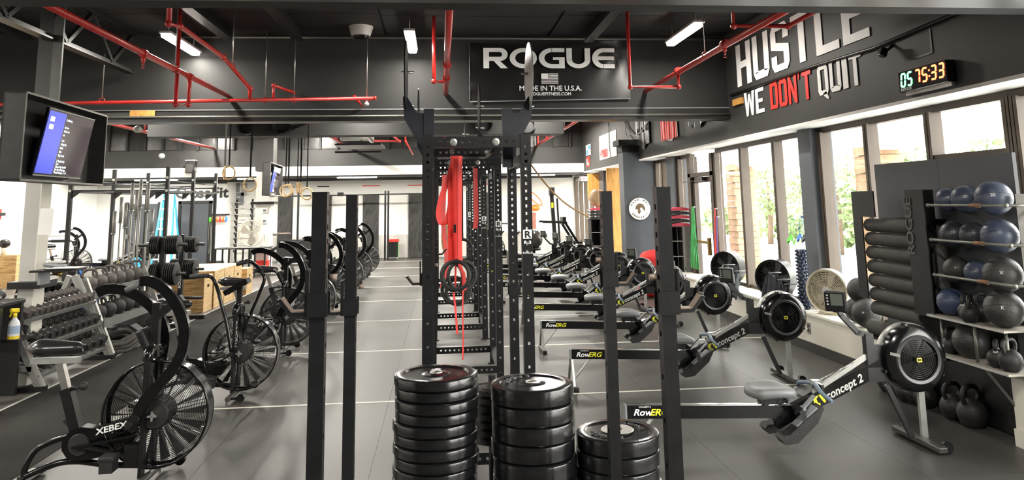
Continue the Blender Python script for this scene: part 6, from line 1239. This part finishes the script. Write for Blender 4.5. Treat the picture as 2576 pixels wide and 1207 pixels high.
b_ = thing('water_bottle', 'small clear bottle on the sill among the towels', 'bottle', (4.42, 9.42, SZ)); ob('body', M().lathe([(0, 0), (.03, 0), (.033, .1), (.015, .13)], (0, 0, 0), (0, 0, 1), 16), paper, b_); ob('cap', M().cyl((0, 0, .13), (0, 0, .15), .016, 10), gray, b_)
ol = thing('power_outlet', 'grey double outlet on the low wall below the ivory fan', 'outlet', (RW - .004, 8.72, .27)); ob('plate', M().box((0, 0, 0), (.008, .08, .125)), mat('outlet_grey', (.2, .19, .17), .5), ol)
for z in (-.025, .025): ob('socket', M().box((-.005, 0, z), (.004, .035, .03)), blk, ol)
ob('electric_cable', M().tube(smooth_path([(4.45, 8.6, .47), (4.32, 8.75, .46), (4.31, 8.95, .4), (4.32, 9.0, .25), (4.32, 8.9, .2), (4.33, 8.73, .26)]), .005, 6), paper, None, 'thin white power cord looping down to the outlet', 'cord')
# bands on the windows
def lband(y, z0, z1, x, w_, mt, lab, n_=3):
    t = thing('resistance_band', lab, 'resistance band', (x, y, z0), 0, 'bands hanging on the window frames')
    for k in range(n_): ob('loop', M().strap(smooth_path([(0, (k - n_ / 2) * w_ * .3, z1 - z0), (-.02, (k - n_ / 2) * w_ * .8, (z1 - z0) * .5), (-.03, (k - n_ / 2) * w_ * 1.3, .1), (-.02, (k - n_ / 2) * w_ * 1.2 + .03, 0)]), .04, .006, (0, 1, .2)), mt, t)
    ob('hook', M().cyl((-.01, 0, z1 - z0), (.05, 0, z1 - z0), .008, 6), steel, t)
lband(13.45, .55, 1.66, 4.62, .08, green, 'long green resistance bands hanging left of the glazed door', 5); lband(12.33, .8, 1.64, 4.62, .04, redf, 'red and purple resistance band hanging right of the glazed door', 2); lband(12.27, .8, 1.5, 4.62, .04, mat('purple_band', (.12, .06, .25), .5), 'purple resistance band just beside the red one', 2)
def bow(px, py, mt, lab, w_=.2, h=.32):
    p = atX(px, py, 4.66); t = thing('stretch_band', lab, 'resistance band', p, 0, 'short bands stuck on the window'); a, b = w_ / 2, h / 2
    ob('loop', M().strap(smooth_path([(0, -.02, b), (-.02, -a, -.1 * b), (-.03, -a * .8, -b), (-.02, .0, -b * .5), (-.04, a, -b * .8), (-.02, a * .5, -.1), (0, .03, b)], 4), .06, .004, (0.3, .5, 1)), mt, t); ob('suction_cup', M().cyl((0, 0, b), (.05, 0, b), .015, 10), gray, t)
bow(1994, 582, lime, 'bright green short band hanging on the window'); bow(2017, 577, blue, 'bright blue short band hanging on the window', .15, .32); bow(2030, 577, blk, 'black short band hanging beside the blue one', .14, .32)
# cubby shelf with mats (near) and a far one
def cubby(x0, x1, y, z0, z1, lab, nx, nz):
    t = thing('cubby_shelf', lab, 'shelf', (x0, y, z0)); W = x1 - x0; H = z1 - z0; ob('right_side', M().b2((W - .02, 0, 0), (W, .8, H)), mat('grey_laminate', (.18, .17, .16), .5), t); ob('back', M().b2((W * 0, .38, 0), (W, .4, H)), blk, t); ob('top', M().b2((0, 0, H - .015), (W, .4, H)), blk, t)
    for k in range(nz): ob('shelf_board', M().b2((0, 0, H * k / nz), (W * .98, .38, H * k / nz + .012)), lgray if k else blk, t)
    for k in range(nx + 1): ob('divider', M().b2((W * .97 * k / nx, .01, 0), (W * .97 * k / nx + .012, .38, H)), blk, t)
    return t
p = atY(1690, 565, 13.8); p2 = atY(1722, 700, 13.8)
cubby(4.33, 4.57, 13.9, 0.45, 1.3, 'black cubby shelf with grey side by the window, mats stacked on top', 2, 3)
ob('side_panel', M().b2((4.58, 13.88, .45), (4.74, 13.9, 1.3)), mat('grey_laminate', (.18, .17, .16), .5), None, 'grey laminate side panel of the cubby under the mats', 'panel')
def absmat(x, y, z, mt, lab, grp, tip=lgray):
    t = thing('ab_mat', lab, 'exercise mat', (x, y, z), 0, grp); m = M(); n_ = 10; pr = [(-.2 + .4 * i / n_, .062 * math.sin(PI * min(1, .12 + .88 * i / n_)) ** .7 * .9 + .008) for i in range(n_ + 1)]
    m.prism([(-.2, 0)] + pr + [(.2, 0)], (0, -.15, 0), (1, 0, 0), (0, 0, 1), -.3); ob('pad', m, mt, t); ob('end_tab', M().box((-.21, 0, .015), (.1, .26, .02), Matrix.Rotation(-.1, 3, 'Y')), tip, t)
for k in range(5): absmat(4.56, 14.05, 1.3 + k * .073, pink if k % 2 == 0 else rubm, ['lowest pink ab mat on the cubby shelf', 'black ab mat second from the bottom of the stack', 'middle pink ab mat of the stack', 'dark grey ab mat second from the top', 'top pink ab mat of the stack by the window'][k], 'ab mats stacked on the cubby shelf')
cubby(3.75, 4.2, 18.6, 0.0, 1.35, 'far black cubby shelf with mats, before the orange wood panels', 2, 4)
for k in range(4): absmat(3.95, 18.75, 1.35 + k * .073, pink if k == 3 else rubm, ['lowest dark mat on the far cubby', 'second dark mat on the far cubby', 'third dark mat on the far cubby', 'top pink and black mat on the far cubby'][k], 'mats on the far cubby shelf')
mb = thing('medicine_ball', 'large tan ball on top of the far cubby mats', 'ball', (3.97, 18.75, 1.64 + .24)); ob('shell', M().ball((0, 0, 0), .23, n=28, m=18), tan, mb); ob('seam', M().ring((0, 0, 0), .231, .003, (0, 1, .3), 36, 4), brown, mb)
for k, (y0, y1, z0, z1, lab) in enumerate(((19.0, 19.05, .45, 2.64, 'tall orange wooden board standing between far windows'), (21.55, 21.6, 1.85, 2.6, 'short orange wooden board high by the far windows'))):
    ob('wooden_board', M().b2((4.28, y0, z0), (4.7, y1, z1)), planksm, None, lab, 'board')
ex = thing('exit_sign', 'small lit exit sign high at the far right windows', 'exit sign', (4.2, 21.6, 2.45)); ob('case', M().box((0, 0, 0), (.3, .06, .2)), blk, ex); ob('face', M().box((-.02, -.035, 0), (.22, .01, .14)), mat('exit_face', (.7, .5, .5), .5, emit=(1, .55, .5), es=.8), ex); text('EXIT', .1, redf, 'lettering', ex, (-.02, -.042, -.035), (1, 0, 0), (0, 0, 1), .8, 0, .002, .02, 'CENTER')
for k, (x, y, z, r) in enumerate(((3.97, 14.0, .68, .21), (4.0, 14.02, .4, .2), (3.9, 14.0, .14, .2))):
    t = thing('red_sack', ['top red cloth sack in the pile before the grey pier', 'lower red cloth sack of the pile', 'small front red cloth sack of the pile'][k], 'sack', (x, y, z + .02), 0, 'red sacks at the pier'); m = M().ball((0, 0, 0), r, (1.1, .9, .8), 24, 14); rnd = random.Random(k); m.v = [(a[0] * (1 + .06 * math.sin(a[1] * 30 + k)), a[1] * (1 + .06 * math.sin(a[2] * 25)), a[2] * (1 + .05 * math.sin(a[0] * 28))) for a in m.v]; ob('cloth', m, redc, t); ob('tie', M().ring((0, 0, r * .72), .05, .012, (0, 0, 1), 16, 6), redc, t)
pa, pb_ = atY(1322, 395, 17.6), atY(1482, 545, 17.6); m = M().tube(smooth_path([pa + (pb_ - pa) * t_ + Vector((0, 0, -.42 * math.sin(t_ * PI) * .55)) for t_ in (0, .2, .4, .6, .8, 1)] ), .02, 8); ob('climbing_rope', m, ropem, None, 'tan climbing rope swung from the ceiling to the far cubby', 'rope')
ob('rope_ceiling_mount', M().cyl((pa.x, pa.y, pa.z), (pa.x - .25, pa.y, 4.26), .02, 8), ropem, None, 'upper end of the tan climbing rope near the ceiling', 'rope')
# treadmill, bosu, far machines
tm = thing('curved_treadmill', 'curved manual treadmill behind the farthest rowing machine', 'treadmill', (2.75, 19.9, 0)); m = M(); pr = [(-1.0 + .2 * i, .38 + .14 * ((i - 5) / 5) ** 2) for i in range(11)]
m.prism([(-1.0, .08)] + pr + [(1.0, .08)], (0, -.4, 0), (1, 0, 0), (0, 0, 1), -.8); ob('side_cover', m, blk, tm); ob('feet', M().b2((-.9, -.35, 0), (-.8, .35, .08)).b2((.8, -.35, 0), (.9, .35, .08)), blk, tm); m = M()
for i in range(40): a = -1 + i * .05; m.b2((a + .004, -.3, .38 + .14 * a * a), (a + .046, .3, .4 + .14 * a * a))
ob('slat_belt', m, gray, tm, kind='stuff'); ob('edge_rail', M().tube([(q[0], -.4, q[1] + .02) for q in pr], .025, 8).tube([(q[0], .4, q[1] + .02) for q in pr], .025, 8), silver, tm)
ob('handrail', M().bar((.95, -.35, .5), (.5, -.35, 1.25), .08, .06).bar((.95, .35, .5), (.5, .35, 1.25), .08, .06).bar((.55, -.35, 1.25), (-.1, -.35, 1.28), .05, .05).bar((.55, .35, 1.25), (-.1, .35, 1.28), .05, .05).bar((.9, -.35, .6), (.9, .35, .6), .1, .3), blk, tm); ob('console', M().box((.5, 0, 1.3), (.1, .5, .2), None, .02), blk, tm)
text('TRUEFORM', .12, wht, 'lettering', tm, (-.75, -.405, .2), (1, 0, 0), (0, 0, 1), .8, .2, .002, .03); ob('logo', M().prism([(-.93, .17), (-.86, .17), (-.8, .3), (-.9, .26)], (0, -.405, 0), (1, 0, 0), (0, 0, 1), .004), redf, tm)
bs = thing('balance_ball', 'shiny dark exercise ball on the treadmill deck', 'exercise ball', (2.55, 20.8, .78)); ob('shell', M().ball((0, 0, 0), .26, n=28, m=18), mat('shiny_dark', (.06, .055, .05), .15, .4), bs); ob('base', M().cyl((0, 0, -.3), (0, 0, -.22), .2, 20), blk, bs); ob('stand', M().cyl((0, 0, -.78), (0, 0, -.3), .05, 10), blk, bs)
sk = thing('ski_machine', 'tall black ski machine at the far right windows', 'exercise machine', (3.3, 21.5, 0)); ob('mast', M().bar((0, 0, 0), (-.12, 0, 2.2), .1, .12, (0, 1, 0)).bar((.12, 0, 0), (.05, 0, 1.9), .05, .06, (0, 1, 0)), blk, sk); ob('base', M().b2((-.3, -.3, 0), (.4, .3, .06)), blk, sk); ob('top_housing', M().box((-.1, 0, 2.1), (.16, .2, .25), None, .03), blk, sk); ob('yellow_mark', M().box((-.1, -.065, 1.7), (.06, .004, .15)), yel, sk)
cl = thing('wall_locker', 'pale wooden cubby with orange bag against the far wall at right', 'cabinet', (3.3, 25.5, 0)); ob('body', M().b2((-.35, -.2, .0), (.5, .2, 1.5)), lgray, cl); ob('cubby_front', M().b2((-.35, -.21, .9), (-.1, -.2, 1.45)), mat('dark_red_brown', (.25, .1, .07), .6), cl)
ob_ = thing('orange_bag', 'orange looped bag hanging over the far cabinet', 'bag', (3.2, 25.4, 1.5)); ob('body', M().ball((0, 0, .1), .16, (1, .8, .7)), orange, ob_); ob('strap', M().ring((0, 0, .42), .2, .02, (0, 1, 0), 24, 6, (.5, 1.6)), orange, ob_)
dup(b2b, (1.6, 23.2, 0), PI, 'dark air bike behind the treadmill at the far right', 'far machines')
# doorway label strip on floor bottom right
ob('floor_tape', M().b2((3.2, 4.32, 0), (4.12, 4.36, .002)), tape, fl)
# ================================================================ LAMPS
def lamp(x, y, z, lab, pw, L_=1.2, hang=True):
    t = thing('ceiling_light', lab, 'ceiling light', (x, y, z), 0, 'hanging fluorescent lights')
    ob('diffuser', M().box((0, 0, 0), (0.12, L_, 0.055), None, 0.025), glow, t)
    ob('housing', M().box((0, 0, 0.04), (0.14, L_ * 1.02, 0.03)), lgray, t)
    ob('hanger', M().cyl((0, -L_ * .4, 0.05), (0, -L_ * .4, 4.27 - z), 0.004, 5).cyl((0, L_ * .4, 0.05), (0, L_ * .4, 4.27 - z), 0.004, 5), steel, t)
    ld = bpy.data.lights.new('tube_light', 'AREA'); ld.shape = 'RECTANGLE'; ld.size = 0.13; ld.size_y = L_; ld.energy = pw * LAMP_W; ld.color = (1.0, 0.95, 0.86)
    lo = bpy.data.objects.new('tube_light', ld); C.objects.link(lo); lo.parent = t; lo.location = (0, 0, -0.035)
    return t
lamp(-3.45, 10.15 - 0.1, 3.95, 'bright tube light in front of header wall, left, beside the red pipe elbow', 36)
lamp(-0.4, 9.85, 3.95, 'bright tube light in front of header wall above the power racks', 36)
lamp(3.2, 9.3, 3.95, 'bright tube light in front of header wall, right of the banner', 36)
for x, n_ in ((-9, 'far left'), (-6.2, 'left'), (-2.6, 'just left'), (1.6, 'just right')): lamp(x, 1.4, 3.95, 'added unseen tube light in the ceiling %s of the viewer' % n_, 90)  # unseen lamps, added to strengthen the light in the dark room
for x, n_ in ((-9, 'far'), (-6.2, 'near')): lamp(x, 6.0, 3.95, 'tube light above the free weights, %s one of two' % n_, 110)
k = 0
far = [(-9.8, 24.0 - 4.5), (-6.7, 21.2), (-6.7, 18.2), (-3.6, 21.2), (-3.6, 19.0), (3.1, 20.8), (-9.8, 14), (-6.2, 14.5), (-1.6, 14.5), (2.0, 14.5), (0, 19.5)]
fl_l = ['tube light far left beyond the header, above the white wall', 'tube light above the pull-up rig, beyond the header', 'tube light between the red drops beyond the header', 'tube light left of the air unit, farther one', 'tube light left of the air unit, nearer one', 'tube light at the far right beside the sloping red pipe', 'tube light over the plyo boxes, hidden by header', 'tube light over the left bikes row, hidden by header', 'tube light over the aisle, hidden by header', 'tube light over the rowers, hidden by header', 'tube light behind the power racks']
for (x, y), lab in zip(far, fl_l): lamp(x, y, 3.95, lab, 85 if y < 16 else 130)
